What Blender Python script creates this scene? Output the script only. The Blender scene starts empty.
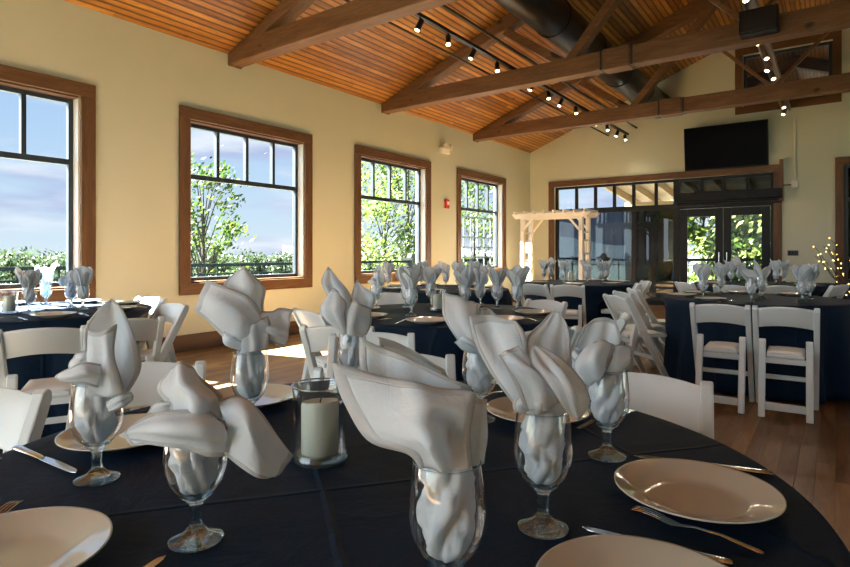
import bpy, math, random
from mathutils import Vector, Matrix, noise
R = math.radians
sc = bpy.context.scene
COL = sc.collection
random.seed(7)

# ------------------------------------------------------------------ camera
F = 850 * 24 / 36.0            # focal length in pixels for an 850 px wide frame
HOR, EYE, YAW = 253.0, 1.17, R(35.9)
CY, SY = math.cos(YAW), math.sin(YAW)
cd = bpy.data.cameras.new('camera'); cam = bpy.data.objects.new('camera', cd); COL.objects.link(cam)
cam.location = (0, 0, EYE); cam.rotation_euler = (R(90), 0, YAW)
cd.lens = 24; cd.sensor_width = 36; cd.shift_y = -(283.5 - HOR) / 850; cd.clip_start = 0.02; cd.clip_end = 2000
sc.camera = cam

def W(lat, d, z=0.0):
    """point given as metres to the right of / ahead of the photographer's spot"""
    return Vector((lat * CY - d * SY, lat * SY + d * CY, z))
def ray(px, d, z=0.0):
    return W((px - 425) / F * d, d, z)

# ------------------------------------------------------------------ tagging
def tag(o, label=None, cat=None, group=None, kind=None):
    if label: o['label'] = label
    if cat: o['category'] = cat
    if group: o['group'] = group
    if kind: o['kind'] = kind
    return o
def thing(name, label, cat, loc=(0, 0, 0), rz=0, group=None):
    o = bpy.data.objects.new(name, None); COL.objects.link(o)
    o.empty_display_size = 0.1
    o.location = loc; o.rotation_euler = (0, 0, rz)
    return tag(o, label, cat, group)
def dup(root, loc, rz=0.0, label=None, group=None):
    r = root.copy(); COL.objects.link(r); r.location = loc; r.rotation_euler = (0, 0, rz); r.scale = (1, 1, 1)
    if label: r['label'] = label
    if group: r['group'] = group
    for ch in list(root.children):
        c = ch.copy(); COL.objects.link(c); c.parent = r
        for g in list(ch.children):
            d = g.copy(); COL.objects.link(d); d.parent = c
    return r

# ------------------------------------------------------------------ mesh builder
class MB:
    def __init__(s): s.v = []; s.f = []; s.uv = {}
    def add(s, vs, fs, uvs=None):
        b = len(s.v); s.v += [Vector(p) for p in vs]
        for f in fs: s.f.append([i + b for i in f])
        if uvs:
            for i, t in enumerate(uvs): s.uv[b + i] = t
        return b
    def box(s, x0, x1, y0, y1, z0, z1):
        vs = [(x, y, z) for x in (x0, x1) for y in (y0, y1) for z in (z0, z1)]
        s.add(vs, [(0, 1, 3, 2), (4, 6, 7, 5), (0, 4, 5, 1), (2, 3, 7, 6), (0, 2, 6, 4), (1, 5, 7, 3)]); return s
    def beam(s, a, b, w, h, up=(0, 0, 1), taper=1.0):
        a = Vector(a); b = Vector(b); t = (b - a).normalized(); up = Vector(up)
        x = t.cross(up)
        if x.length < 1e-5: x = t.cross(Vector((0, 1, 0)))
        x.normalize(); y = x.cross(t)
        vs = []
        for p, k in ((a, 1), (b, taper)):
            for sx, sy in ((-1, -1), (1, -1), (1, 1), (-1, 1)):
                vs.append(p + x * sx * w / 2 * k + y * sy * h / 2 * k)
        s.add(vs, [(3, 2, 1, 0), (4, 5, 6, 7), (0, 1, 5, 4), (1, 2, 6, 5), (2, 3, 7, 6), (3, 0, 4, 7)]); return s
    def tube(s, pts, r, n=10, cap=True):
        pts = [Vector(p) for p in pts]; rs = r if isinstance(r, (list, tuple)) else [r] * len(pts)
        ref = None; rings = []
        for i, p in enumerate(pts):
            t = (pts[min(i + 1, len(pts) - 1)] - pts[max(i - 1, 0)]).normalized()
            if ref is None: ref = t.orthogonal().normalized()
            ref = (ref - t * ref.dot(t)).normalized(); bn = t.cross(ref)
            rings.append([p + (ref * math.cos(2 * math.pi * k / n) + bn * math.sin(2 * math.pi * k / n)) * rs[i] for k in range(n)])
        vs = [q for rg in rings for q in rg]; fs = []
        for i in range(len(pts) - 1):
            for k in range(n):
                a, b = i * n + k, i * n + (k + 1) % n
                fs.append((a, b, b + n, a + n))
        if cap: fs += [tuple(range(n - 1, -1, -1)), tuple(range((len(pts) - 1) * n, len(pts) * n))]
        s.add(vs, fs); return s
    def lathe(s, prof, n=32, c=(0, 0, 0), closed_top=True, closed_bot=True):
        vs = []; fs = []
        for (r, z) in prof:
            for k in range(n):
                a = 2 * math.pi * k / n
                vs.append((c[0] + r * math.cos(a), c[1] + r * math.sin(a), c[2] + z))
        for i in range(len(prof) - 1):
            for k in range(n):
                a, b = i * n + k, i * n + (k + 1) % n
                fs.append((a, b, b + n, a + n))
        if closed_bot: fs.append(tuple(range(n - 1, -1, -1)))
        if closed_top: fs.append(tuple(range((len(prof) - 1) * n, len(prof) * n)))
        s.add(vs, fs); return s
    def prism(s, poly, axis, a0, a1):
        """poly: 2-D points; axis 'x','y','z' is the extrusion axis"""
        def mk(p, a): return {'x': (a, p[0], p[1]), 'y': (p[0], a, p[1]), 'z': (p[0], p[1], a)}[axis]
        n = len(poly); vs = [mk(p, a0) for p in poly] + [mk(p, a1) for p in poly]
        fs = [tuple(range(n)), tuple(range(2 * n - 1, n - 1, -1))] + [(i, i + n, (i + 1) % n + n, (i + 1) % n) for i in range(n)]
        s.add(vs, fs); return s
    def grid(s, g, uvs=None, close=False):
        nr, nc = len(g), len(g[0]); vs = [p for r in g for p in r]; fs = []
        for i in range(nr - 1):
            for j in range(nc - 1 if not close else nc):
                a, b = i * nc + j, i * nc + (j + 1) % nc
                fs.append((a, b, b + nc, a + nc))
        return s.add(vs, fs, [t for r in uvs for t in r] if uvs else None)
    def build(s, name, m, parent=None, smooth=False, bevel=0.0, solid=0.0, fix=True, sub=0, loc=None, angle=40):
        me = bpy.data.meshes.new(name); me.from_pydata([tuple(p) for p in s.v], [], s.f); me.update()
        if fix:
            import bmesh
            bm = bmesh.new(); bm.from_mesh(me); bmesh.ops.recalc_face_normals(bm, faces=bm.faces); bm.to_mesh(me); bm.free()
        if s.uv:
            ul = me.uv_layers.new(name='UVMap')
            for lp in me.loops: ul.data[lp.index].uv = s.uv.get(lp.vertex_index, (0.5, 0.5))
        me.materials.append(m)
        if smooth:
            for p in me.polygons: p.use_smooth = True
            if angle < 180:
                try: me.set_sharp_from_angle(angle=R(angle))
                except Exception: pass
        o = bpy.data.objects.new(name, me); COL.objects.link(o)
        if parent: o.parent = parent
        if loc is not None: o.location = loc
        if solid:
            md = o.modifiers.new('thick', 'SOLIDIFY'); md.thickness = solid; md.offset = 0
        if bevel:
            md = o.modifiers.new('bevel', 'BEVEL'); md.width = bevel; md.segments = 2; md.limit_method = 'ANGLE'; md.angle_limit = R(40)
            md.harden_normals = False
        if sub:
            md = o.modifiers.new('sub', 'SUBSURF'); md.levels = sub; md.render_levels = sub
        return o
def struct(o, label=None):
    o['kind'] = 'structure'
    if label: o['label'] = label
    return o

# ------------------------------------------------------------------ materials
class NT:
    def __init__(s, name):
        s.m = bpy.data.materials.new(name); s.m.use_nodes = True; s.t = s.m.node_tree; s.t.nodes.clear()
        s.out = s.n('ShaderNodeOutputMaterial')
    def n(s, ty, **kw):
        x = s.t.nodes.new(ty)
        for k, v in kw.items():
            if k.startswith('i_'):
                x.inputs[k[2:].replace('_', ' ')].default_value = v
            else: setattr(x, k, v)
        return x
    def l(s, a, b): s.t.links.new(a, b)
    def math(s, op, a, b=None, clamp=False):
        x = s.n('ShaderNodeMath', operation=op, use_clamp=clamp)
        for i, q in enumerate((a, b)):
            if q is None: continue
            if isinstance(q, (int, float)): x.inputs[i].default_value = q
            else: s.l(q, x.inputs[i])
        return x.outputs[0]
    def mix(s, fac, a, b, mode='MIX'):
        x = s.n('ShaderNodeMix', data_type='RGBA', blend_type=mode)
        for sock, q in ((x.inputs[0], fac), (x.inputs[6], a), (x.inputs[7], b)):
            if isinstance(q, (int, float)): sock.default_value = q
            elif isinstance(q, tuple): sock.default_value = (*q, 1) if len(q) == 3 else q
            else: s.l(q, sock)
        return x.outputs[2]
    def ramp(s, fac, stops):
        x = s.n('ShaderNodeValToRGB'); e = x.color_ramp.elements
        while len(e) < len(stops): e.new(0.5)
        for i, (p, c) in enumerate(stops):
            e[i].position = p; e[i].color = (*c, 1) if len(c) == 3 else c
        s.l(fac, x.inputs[0]); return x.outputs[0]
    def coords(s, kind='Object', scale=(1, 1, 1), rot=(0, 0, 0), loc=(0, 0, 0)):
        tc = s.n('ShaderNodeTexCoord'); mp = s.n('ShaderNodeMapping')
        mp.inputs['Scale'].default_value = scale; mp.inputs['Rotation'].default_value = rot; mp.inputs['Location'].default_value = loc
        s.l(tc.outputs[kind], mp.inputs[0]); return mp.outputs[0]
    def noise(s, vec, scale, detail=3, rough=0.5, dist=0.0):
        x = s.n('ShaderNodeTexNoise'); x.inputs['Scale'].default_value = scale; x.inputs['Detail'].default_value = detail
        x.inputs['Roughness'].default_value = rough; x.inputs['Distortion'].default_value = dist
        s.l(vec, x.inputs['Vector']); return x.outputs['Fac']
    def bump(s, h, strength=0.3, dist=0.01):
        x = s.n('ShaderNodeBump'); x.inputs['Strength'].default_value = strength; x.inputs['Distance'].default_value = dist
        s.l(h, x.inputs['Height']); return x.outputs[0]
    def bsdf(s, col=None, rough=0.5, metal=0.0, normal=None, spec=None, **kw):
        x = s.n('ShaderNodeBsdfPrincipled')
        for nm, q in (('Base Color', col), ('Roughness', rough), ('Metallic', metal), ('Specular IOR Level', spec)) + tuple((k.replace('_', ' '), v) for k, v in kw.items()):
            if q is None: continue
            if isinstance(q, tuple): x.inputs[nm].default_value = (*q, 1) if len(q) == 3 and 'Radius' not in nm else q
            elif isinstance(q, (int, float)): x.inputs[nm].default_value = q
            else: s.l(q, x.inputs[nm])
        if normal is not None: s.l(normal, x.inputs['Normal'])
        return x.outputs[0]
    def done(s, sh): s.l(sh, s.out.inputs[0]); return s.m

def plain(name, col, rough=0.5, metal=0.0, var=0.06, scale=8, bump=0.0, spec=None, **kw):
    t = NT(name); v = t.coords()
    n = t.noise(v, scale, 4)
    c = t.mix(n, tuple(x * (1 - var) for x in col), tuple(min(1, x * (1 + var)) for x in col))
    nb = t.bump(t.noise(v, scale * 12, 2), bump, 0.004) if bump else None
    return t.done(t.bsdf(c, rough, metal, nb, spec, **kw))

def wood(name, dark, light, axis='x', rough=0.5, grain=3.0, bump=0.15, knots=True):
    t = NT(name)
    sc_ = {'x': (0.12, 1, 1), 'y': (1, 0.12, 1), 'z': (1, 1, 0.12)}[axis]
    v = t.coords('Object', sc_)
    n1 = t.noise(v, grain * 6, 5, 0.65, 0.8)
    n2 = t.noise(v, grain * 30, 3, 0.6)
    k = t.math('ADD', t.math('MULTIPLY', n1, 0.75), t.math('MULTIPLY', n2, 0.25))
    c = t.ramp(k, [(0.3, dark), (0.7, light)])
    if knots:
        kn = t.noise(t.coords('Object', {'x': (0.6, 1, 1), 'y': (1, 0.6, 1), 'z': (1, 1, 0.6)}[axis]), 4.0, 1)
        c = t.mix(t.ramp(kn, [(0.74, (0, 0, 0)), (0.79, (1, 1, 1))]), c, tuple(x * 0.25 for x in dark))
    return t.done(t.bsdf(c, rough, 0, t.bump(k, bump, 0.006), 0.3))

def planks(name, cols, pw, plen, groove, rough, kind='UV', spec=0.4, gdark=(0.02, 0.008, 0.003), knots=0.0, grooveamt=0.85, ends=1.0):
    """boards that run along the second coordinate"""
    t = NT(name)
    tc = t.n('ShaderNodeTexCoord'); sep = t.n('ShaderNodeSeparateXYZ'); t.l(tc.outputs[kind], sep.inputs[0])
    u, w = sep.outputs[0], sep.outputs[1]
    ui = t.math('FLOOR', t.math('DIVIDE', u, pw)); uf = t.math('FRACT', t.math('DIVIDE', u, pw))
    wn = t.n('ShaderNodeTexWhiteNoise', noise_dimensions='1D'); t.l(ui, wn.inputs['W'])
    w2 = t.math('ADD', w, t.math('MULTIPLY', wn.outputs['Value'], plen * 3))
    wi = t.math('FLOOR', t.math('DIVIDE', w2, plen)); wf = t.math('FRACT', t.math('DIVIDE', w2, plen))
    cv = t.n('ShaderNodeCombineXYZ'); t.l(ui, cv.inputs[0]); t.l(wi, cv.inputs[1])
    wn2 = t.n('ShaderNodeTexWhiteNoise', noise_dimensions='2D'); t.l(cv.outputs[0], wn2.inputs['Vector'])
    gv = t.n('ShaderNodeCombineXYZ')
    t.l(t.math('ADD', t.math('MULTIPLY', u, 1.0), t.math('MULTIPLY', wn2.outputs['Value'], 37.0)), gv.inputs[0])
    t.l(t.math('MULTIPLY', w, 0.09), gv.inputs[1]); t.l(t.math('MULTIPLY', wn2.outputs['Value'], 11.0), gv.inputs[2])
    g = t.noise(gv.outputs[0], 26, 5, 0.62, 1.2)
    g2 = t.noise(gv.outputs[0], 110, 3, 0.6)
    k = t.math('ADD', t.math('MULTIPLY', wn2.outputs['Value'], 0.30), t.math('ADD', t.math('MULTIPLY', g, 0.56), t.math('MULTIPLY', g2, 0.14)))
    c = t.ramp(k, [(0.22 + 0.56 * i / (len(cols) - 1), q) for i, q in enumerate(cols)])
    if knots:
        kv = t.n('ShaderNodeCombineXYZ'); t.l(u, kv.inputs[0]); t.l(t.math('MULTIPLY', w, 0.5), kv.inputs[1])
        kn = t.noise(kv.outputs[0], 7.5, 2, 0.5)
        c = t.mix(t.math('MULTIPLY', t.ramp(kn, [(0.68, (0, 0, 0)), (0.77, (1, 1, 1))]), knots), c, (0.03, 0.010, 0.004))
    e = t.math('MINIMUM', uf, t.math('SUBTRACT', 1.0, uf))
    e2 = t.math('MULTIPLY', t.math('MINIMUM', wf, t.math('SUBTRACT', 1.0, wf)), plen / pw * ends)
    e = t.math('MINIMUM', e, e2)
    gm = t.math('SUBTRACT', 1.0, t.math('DIVIDE', e, groove, True), True)
    c = t.mix(t.math('MULTIPLY', gm, grooveamt), c, gdark)
    h = t.math('SUBTRACT', t.math('MULTIPLY', k, 0.15), gm)
    return t.done(t.bsdf(c, rough, 0, t.bump(h, 0.5, 0.004), spec))

M = {}
def wall_mat():
    t = NT('cream_wall_paint'); v = t.coords()
    c = t.mix(t.noise(v, 1.2, 4), (0.54, 0.57, 0.455), (0.59, 0.62, 0.50))
    return t.done(t.bsdf(c, 0.75, 0, t.bump(t.noise(v, 160, 2), 0.12, 0.002), 0.25))
M['wall'] = wall_mat()
M['floor'] = planks('oak_floor_boards', [(0.060, 0.026, 0.008), (0.225, 0.118, 0.044), (0.40, 0.235, 0.098)], 0.085, 1.1, 0.02, 0.34, 'Object', 0.45, knots=0.0, grooveamt=0.6)
M['ceiling'] = planks('pine_ceiling_boards', [(0.085, 0.027, 0.006), (0.33, 0.136, 0.025), (0.62, 0.31, 0.066)], 0.082, 4.8, 0.24, 0.40, 'UV', 0.4, knots=0.95, grooveamt=0.96, ends=12.0)
M['beam_x'] = wood('truss_timber_across', (0.085, 0.040, 0.018), (0.20, 0.105, 0.048), 'x')
M['casing_y'] = wood('window_casing_along', (0.070, 0.032, 0.012), (0.165, 0.084, 0.036), 'y', 0.45)
M['casing_z'] = wood('window_casing_upright', (0.070, 0.032, 0.012), (0.165, 0.084, 0.036), 'z', 0.45)
M['casing_x'] = wood('door_casing_across', (0.070, 0.032, 0.012), (0.165, 0.084, 0.036), 'x', 0.45)
M['black_metal'] = plain('black_window_metal', (0.016, 0.025, 0.034), 0.4, 0.0, bump=0.02)
M['black_door'] = plain('black_door_metal', (0.005, 0.006, 0.007), 0.45, spec=0.25)
M['jamb'] = plain('pale_window_jamb', (0.62, 0.60, 0.55), 0.5)
M['chair'] = plain('white_resin', (0.75, 0.82, 0.83), 0.33, 0, 0.02, 5)
M['chair_pad'] = plain('white_vinyl_seat', (0.78, 0.79, 0.78), 0.38, 0, 0.02, 5)
M['plate'] = plain('cream_glazed_china', (0.62, 0.60, 0.50), 0.09, 0, 0.02, 6, Coat_Weight=0.6, Coat_Roughness=0.05)
M['steel'] = plain('polished_cutlery_steel', (0.70, 0.74, 0.78), 0.16, 1.0, 0.03, 30)
M['wax'] = plain('ivory_candle_wax', (0.80, 0.80, 0.64), 0.45, 0, 0.02, 10, Subsurface_Weight=0.4, Subsurface_Radius=(0.02, 0.015, 0.008))
M['wick'] = plain('burnt_candle_wick', (0.03, 0.025, 0.02), 0.9)
M['duct'] = plain('dark_spiral_duct_metal', (0.014, 0.013, 0.013), 0.33, 0.5, 0.1, 3)
M['track'] = plain('black_track_metal', (0.012, 0.012, 0.013), 0.4, 0.2)
M['copper'] = plain('brushed_fixture_channel', (0.30, 0.22, 0.17), 0.35, 0.8)
M['tv_body'] = plain('black_television_plastic', (0.004, 0.004, 0.005), 0.45, spec=0.2)
M['tv_screen'] = plain('black_television_glass', (0.002, 0.002, 0.003), 0.30, spec=0.02)
M['white_paint'] = plain('white_painted_wood', (0.80, 0.78, 0.72), 0.5, 0, 0.04)
M['white_plastic'] = plain('white_plastic', (0.75, 0.75, 0.72), 0.4)
M['red'] = plain('red_alarm_plastic', (0.50, 0.03, 0.02), 0.4)
M['conduit'] = plain('painted_conduit', (0.66, 0.62, 0.54), 0.5)
M['dark_plastic'] = plain('dark_switch_plastic', (0.015, 0.015, 0.016), 0.45)
M['rail'] = plain('dark_deck_railing', (0.003, 0.005, 0.006), 0.9, spec=0.02)
M['stone'] = plain('grey_rail_post_stone', (0.016, 0.018, 0.018), 0.9, spec=0.05)
M['deck'] = planks('weathered_deck_boards', [(0.05, 0.048, 0.045), (0.06, 0.058, 0.055), (0.072, 0.07, 0.066)], 0.14, 3.0, 0.04, 0.8, 'Object', 0.2, (0.05, 0.05, 0.05))
M['field'] = plain('pale_dry_meadow', (0.030, 0.036, 0.028), 0.95, 0, 0.25, 0.05)
M['bark'] = wood('tree_bark', (0.012, 0.010, 0.008), (0.035, 0.030, 0.024), 'z', 0.9, 4, 0.6, False)
M['trellis_paint'] = plain('weathered_white_trellis_paint', (0.07, 0.075, 0.075), 0.7, spec=0.1)
M['hill'] = plain('far_wooded_hill', (0.006, 0.011, 0.016), 0.95, 0, 0.3, 0.05)
M['porch_wood'] = wood('porch_timber', (0.36, 0.25, 0.11), (0.52, 0.38, 0.19), 'y', 0.6)
M['porch_roof'] = planks('porch_roof_boards', [(0.30, 0.22, 0.12), (0.42, 0.31, 0.17), (0.5, 0.38, 0.22)], 0.14, 3, 0.05, 0.7, 'Object', 0.2)
M['dark_panel'] = plain('dark_brown_panel', (0.02, 0.015, 0.012), 0.8)
M['twig'] = plain('dark_brown_twig', (0.05, 0.03, 0.02), 0.8)

def cloth_mat(name, col, crease_rot, origin, spacing):
    t = NT(name)
    tc = t.n('ShaderNodeTexCoord'); mp = t.n('ShaderNodeMapping'); mp.vector_type = 'POINT'
    mp.inputs['Rotation'].default_value = (0, 0, -crease_rot); mp.inputs['Location'].default_value = origin
    t.l(tc.outputs['Object'], mp.inputs[0])
    sep = t.n('ShaderNodeSeparateXYZ'); t.l(mp.outputs[0], sep.inputs[0])
    hs = []
    wob = t.math('MULTIPLY', t.math('SUBTRACT', t.noise(tc.outputs['Object'], 5, 2), 0.5), 0.02)
    for ch in (0, 1):
        q = t.math('DIVIDE', t.math('ADD', sep.outputs[ch], wob), spacing)
        fr = t.math('ABSOLUTE', t.math('SUBTRACT', t.math('FRACT', q), 0.5))
        hs.append(t.math('SUBTRACT', 1.0, t.math('DIVIDE', fr, 0.014 / spacing * 0.6, True), True))
    h = t.math('MAXIMUM', hs[0], hs[1])
    n1 = t.noise(tc.outputs['Object'], 7, 4, 0.6, 0.6)
    weave = t.noise(t.coords('Object', (1, 1, 1)), 420, 1)
    hh = t.math('ADD', t.math('MULTIPLY', h, 0.55), t.math('ADD', t.math('MULTIPLY', n1, 0.9), t.math('MULTIPLY', weave, 0.12)))
    c = t.mix(n1, tuple(x * 0.85 for x in col), tuple(x * 1.15 for x in col))
    return t.done(t.bsdf(c, 0.62, 0, t.bump(hh, 0.8, 0.010), 0.12))
M['navy'] = cloth_mat('navy_tablecloth_polyester', (0.0042, 0.0160, 0.039), R(52), (0.408, 0.408, 0), 0.62)
M['navy_plain'] = plain('dark_navy_drape', (0.012, 0.020, 0.036), 0.75, 0, 0.1, 10)

def napkin_mat():
    t = NT('pale_grey_napkin_linen')
    uv = t.n('ShaderNodeTexCoord'); sep = t.n('ShaderNodeSeparateXYZ'); t.l(uv.outputs['UV'], sep.inputs[0])
    u, v = sep.outputs[0], sep.outputs[1]
    e = t.math('MINIMUM', t.math('MINIMUM', u, t.math('SUBTRACT', 1.0, u)), t.math('SUBTRACT', 1.0, v))
    hem = t.math('LESS_THAN', e, 0.075)
    line = t.math('SUBTRACT', 1.0, t.math('DIVIDE', t.math('ABSOLUTE', t.math('SUBTRACT', e, 0.075)), 0.014, True), True)
    oc = t.coords('Object')
    weave = t.noise(oc, 700, 1); wr = t.noise(oc, 22, 4, 0.55, 0.8)
    h = t.math('ADD', t.math('MULTIPLY', hem, 0.10), t.math('ADD', t.math('MULTIPLY', line, -0.22), t.math('ADD', t.math('MULTIPLY', wr, 0.9), t.math('MULTIPLY', weave, 0.05))))
    nb = t.bump(h, 0.5, 0.008)
    col = t.mix(t.math('MULTIPLY', hem, 0.75), t.mix(wr, (0.82, 0.87, 0.91), (0.90, 0.94, 0.97)), (0.40, 0.42, 0.44))  # hem colour darkened to stand in for its weaker glow when backlit
    d = t.bsdf(col, 0.75, 0, nb, 0.2, Sheen_Weight=0.15)
    tr = t.n('ShaderNodeBsdfTranslucent'); tr.inputs[0].default_value = (0.84, 0.91, 0.96, 1); t.l(nb, tr.inputs['Normal'])
    mx = t.n('ShaderNodeMixShader')
    fac = t.math('SUBTRACT', 0.45, t.math('MULTIPLY', hem, 0.33))
    t.l(fac, mx.inputs[0]); t.l(d, mx.inputs[1]); t.l(tr.outputs[0], mx.inputs[2])
    return t.done(mx.outputs[0])
M['napkin'] = napkin_mat()

def thin_glass(name, tint=(0.97, 0.98, 0.99), edge=(0.45, 0.48, 0.5), refl=1.0, rough=0.0, epow=4.0, col=(1, 1, 1), rpow=5.0):
    t = NT(name)
    lw = t.n('ShaderNodeLayerWeight'); lw.inputs[0].default_value = 0.5
    f = t.math('POWER', lw.outputs['Facing'], epow)
    c = t.mix(f, tint, edge)
    tr = t.n('ShaderNodeBsdfTransparent'); t.l(c, tr.inputs[0])
    gl = t.n('ShaderNodeBsdfGlossy'); gl.inputs['Roughness'].default_value = rough; gl.inputs[0].default_value = (*col, 1)
    sch = t.math('ADD', 0.04, t.math('MULTIPLY', t.math('POWER', lw.outputs['Facing'], rpow), 0.96))
    mx = t.n('ShaderNodeMixShader'); t.l(t.math('MULTIPLY', sch, refl, True), mx.inputs[0])
    t.l(tr.outputs[0], mx.inputs[1]); t.l(gl.outputs[0], mx.inputs[2])
    return t.done(mx.outputs[0])
M['bowl_glass'] = thin_glass('clear_goblet_glass', (0.96, 0.97, 0.98), (0.40, 0.45, 0.48), 1.5, 0.0, 6.0, (1, 1, 1), 3.2)
M['pane'] = thin_glass('window_pane_glass', (0.95, 0.97, 0.98), (0.8, 0.85, 0.88), 0.12)
M['film_pane'] = thin_glass('reflective_filmed_glass', (0.10, 0.10, 0.10), (0.06, 0.07, 0.08), 6.0)
M['screen_pane'] = thin_glass('solar_screened_pane_glass', (0.055, 0.065, 0.072), (0.03, 0.035, 0.04), 0.8)
M['tinted_pane'] = thin_glass('tinted_pane_glass', (0.22, 0.26, 0.29), (0.15, 0.18, 0.2), 0.8)
def solid_glass():
    t = NT('heavy_clear_glass'); g = t.n('ShaderNodeBsdfGlass'); g.inputs['IOR'].default_value = 1.48
    g.inputs['Roughness'].default_value = 0.0; g.inputs[0].default_value = (0.97, 0.985, 0.98, 1)
    return t.done(g.outputs[0])
def blend(name, f):
    t = NT(name)
    lw = t.n('ShaderNodeLayerWeight'); lw.inputs[0].default_value = 0.5
    tr = t.n('ShaderNodeBsdfTransparent'); t.l(t.mix(t.math('POWER', lw.outputs['Facing'], 2.5), (0.93, 0.95, 0.96), (0.30, 0.36, 0.40)), tr.inputs[0])
    g = t.n('ShaderNodeBsdfGlass'); g.inputs['IOR'].default_value = 1.4; g.inputs[0].default_value = (0.86, 0.94, 0.98, 1)
    gl = t.n('ShaderNodeBsdfGlossy'); gl.inputs['Roughness'].default_value = 0.0; gl.inputs[0].default_value = (0.80, 0.92, 1.0, 1)
    m1 = t.n('ShaderNodeMixShader'); m1.inputs[0].default_value = f; t.l(tr.outputs[0], m1.inputs[1]); t.l(g.outputs[0], m1.inputs[2])
    m2 = t.n('ShaderNodeMixShader'); t.l(t.math('ADD', 0.06, t.math('MULTIPLY', t.math('POWER', lw.outputs['Facing'], 5.0), 0.5)), m2.inputs[0]); t.l(m1.outputs[0], m2.inputs[1]); t.l(gl.outputs[0], m2.inputs[2])
    return t.done(m2.outputs[0])
M['glass'] = blend('heavy_clear_glass', 0.65)

def leaf(name, a, b, c3):
    t = NT(name); v = t.coords()
    a, b, c3 = [tuple(0.46 * q for q in x) for x in (a, b, c3)]
    c = t.ramp(t.noise(v, 1.3, 3), [(0.35, a), (0.5, b), (0.68, c3)])
    d = t.bsdf(c, 0.6, 0, None, 0.3)
    tr = t.n('ShaderNodeBsdfTranslucent'); t.l(c, tr.inputs[0])
    mx = t.n('ShaderNodeMixShader'); mx.inputs[0].default_value = 0.5
    t.l(d, mx.inputs[1]); t.l(tr.outputs[0], mx.inputs[2]); return t.done(mx.outputs[0])
M['leaf'] = leaf('bright_tree_leaves', (0.022, 0.060, 0.010), (0.060, 0.11, 0.016), (0.13, 0.15, 0.02))
M['leaf_far'] = leaf('distant_tree_leaves', (0.024, 0.046, 0.026), (0.040, 0.064, 0.028), (0.062, 0.080, 0.032))  # greyer, bluer leaf colour stands in for distance haze
M['leaf_sun'] = leaf('sunny_yellow_green_leaves', (0.06, 0.13, 0.02), (0.14, 0.22, 0.04), (0.24, 0.27, 0.06))
def emit(name, col, st):
    t = NT(name); e = t.n('ShaderNodeEmission'); e.inputs[0].default_value = (*col, 1); e.inputs[1].default_value = st
    return t.done(e.outputs[0])
M['bulb'] = emit('glowing_halogen_bulb', (1.0, 0.78, 0.45), 12)
M['fairy'] = emit('glowing_fairy_light', (1.0, 0.74, 0.22), 2.6)

# ------------------------------------------------------------------ world: sky with drifting cloud
wd = bpy.data.worlds.new('sky'); sc.world = wd; wd.use_nodes = True
wt = wd.node_tree; wt.nodes.clear()
def wn(ty): return wt.nodes.new(ty)
tc = wn('ShaderNodeTexCoord'); sp = wn('ShaderNodeSeparateXYZ'); wt.links.new(tc.outputs['Generated'], sp.inputs[0])
rp = wn('ShaderNodeValToRGB'); wt.links.new(sp.outputs[2], rp.inputs[0])
e = rp.color_ramp.elements
e[0].position = 0.0; e[0].color = (0.74, 0.86, 0.95, 1); e[1].position = 0.6; e[1].color = (0.20, 0.38, 0.74, 1)
q = e.new(0.12); q.color = (0.56, 0.74, 0.94, 1); q = e.new(0.3); q.color = (0.38, 0.58, 0.90, 1)
mp = wn('ShaderNodeMapping'); mp.inputs['Scale'].default_value = (1.6, 1.6, 9.0); wt.links.new(tc.outputs['Generated'], mp.inputs[0])
nz = wn('ShaderNodeTexNoise'); nz.inputs['Scale'].default_value = 1.7; nz.inputs['Detail'].default_value = 5; nz.inputs['Roughness'].default_value = 0.5
wt.links.new(mp.outputs[0], nz.inputs['Vector'])
cr = wn('ShaderNodeValToRGB'); cr.color_ramp.elements[0].position = 0.44; cr.color_ramp.elements[1].position = 0.60
wt.links.new(nz.outputs['Fac'], cr.inputs[0])
mxw = wn('ShaderNodeMix'); mxw.data_type = 'RGBA'; wt.links.new(cr.outputs[0], mxw.inputs[0])
wt.links.new(rp.outputs[0], mxw.inputs[6]); 
n2 = wn('ShaderNodeTexNoise'); n2.inputs['Scale'].default_value = 3.1; n2.inputs['Detail'].default_value = 4; wt.links.new(mp.outputs[0], n2.inputs['Vector'])
c2 = wn('ShaderNodeValToRGB'); c2.color_ramp.elements[0].position = 0.40; c2.color_ramp.elements[0].color = (0.50, 0.58, 0.82, 1); c2.color_ramp.elements[1].position = 0.60; c2.color_ramp.elements[1].color = (0.86, 0.91, 1.0, 1)
wt.links.new(n2.outputs['Fac'], c2.inputs[0]); wt.links.new(c2.outputs[0], mxw.inputs[7])
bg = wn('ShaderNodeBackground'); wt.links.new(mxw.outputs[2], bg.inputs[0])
# unseen bright patch of sky behind the photographer, added as fill light
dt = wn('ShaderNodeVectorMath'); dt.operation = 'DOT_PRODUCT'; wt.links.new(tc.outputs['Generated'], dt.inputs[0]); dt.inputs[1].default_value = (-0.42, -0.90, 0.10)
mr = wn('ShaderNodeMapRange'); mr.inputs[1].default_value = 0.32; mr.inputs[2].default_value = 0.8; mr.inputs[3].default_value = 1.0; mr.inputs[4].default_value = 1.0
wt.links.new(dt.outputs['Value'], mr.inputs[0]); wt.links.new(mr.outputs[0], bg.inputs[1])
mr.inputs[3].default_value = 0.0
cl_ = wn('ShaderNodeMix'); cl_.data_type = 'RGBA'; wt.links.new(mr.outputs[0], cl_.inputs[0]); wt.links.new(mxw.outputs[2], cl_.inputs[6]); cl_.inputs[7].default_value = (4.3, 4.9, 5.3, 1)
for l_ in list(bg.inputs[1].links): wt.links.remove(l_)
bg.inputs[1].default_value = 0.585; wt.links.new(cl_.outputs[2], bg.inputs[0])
ow = wn('ShaderNodeOutputWorld'); wt.links.new(bg.outputs[0], ow.inputs[0])

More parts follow.
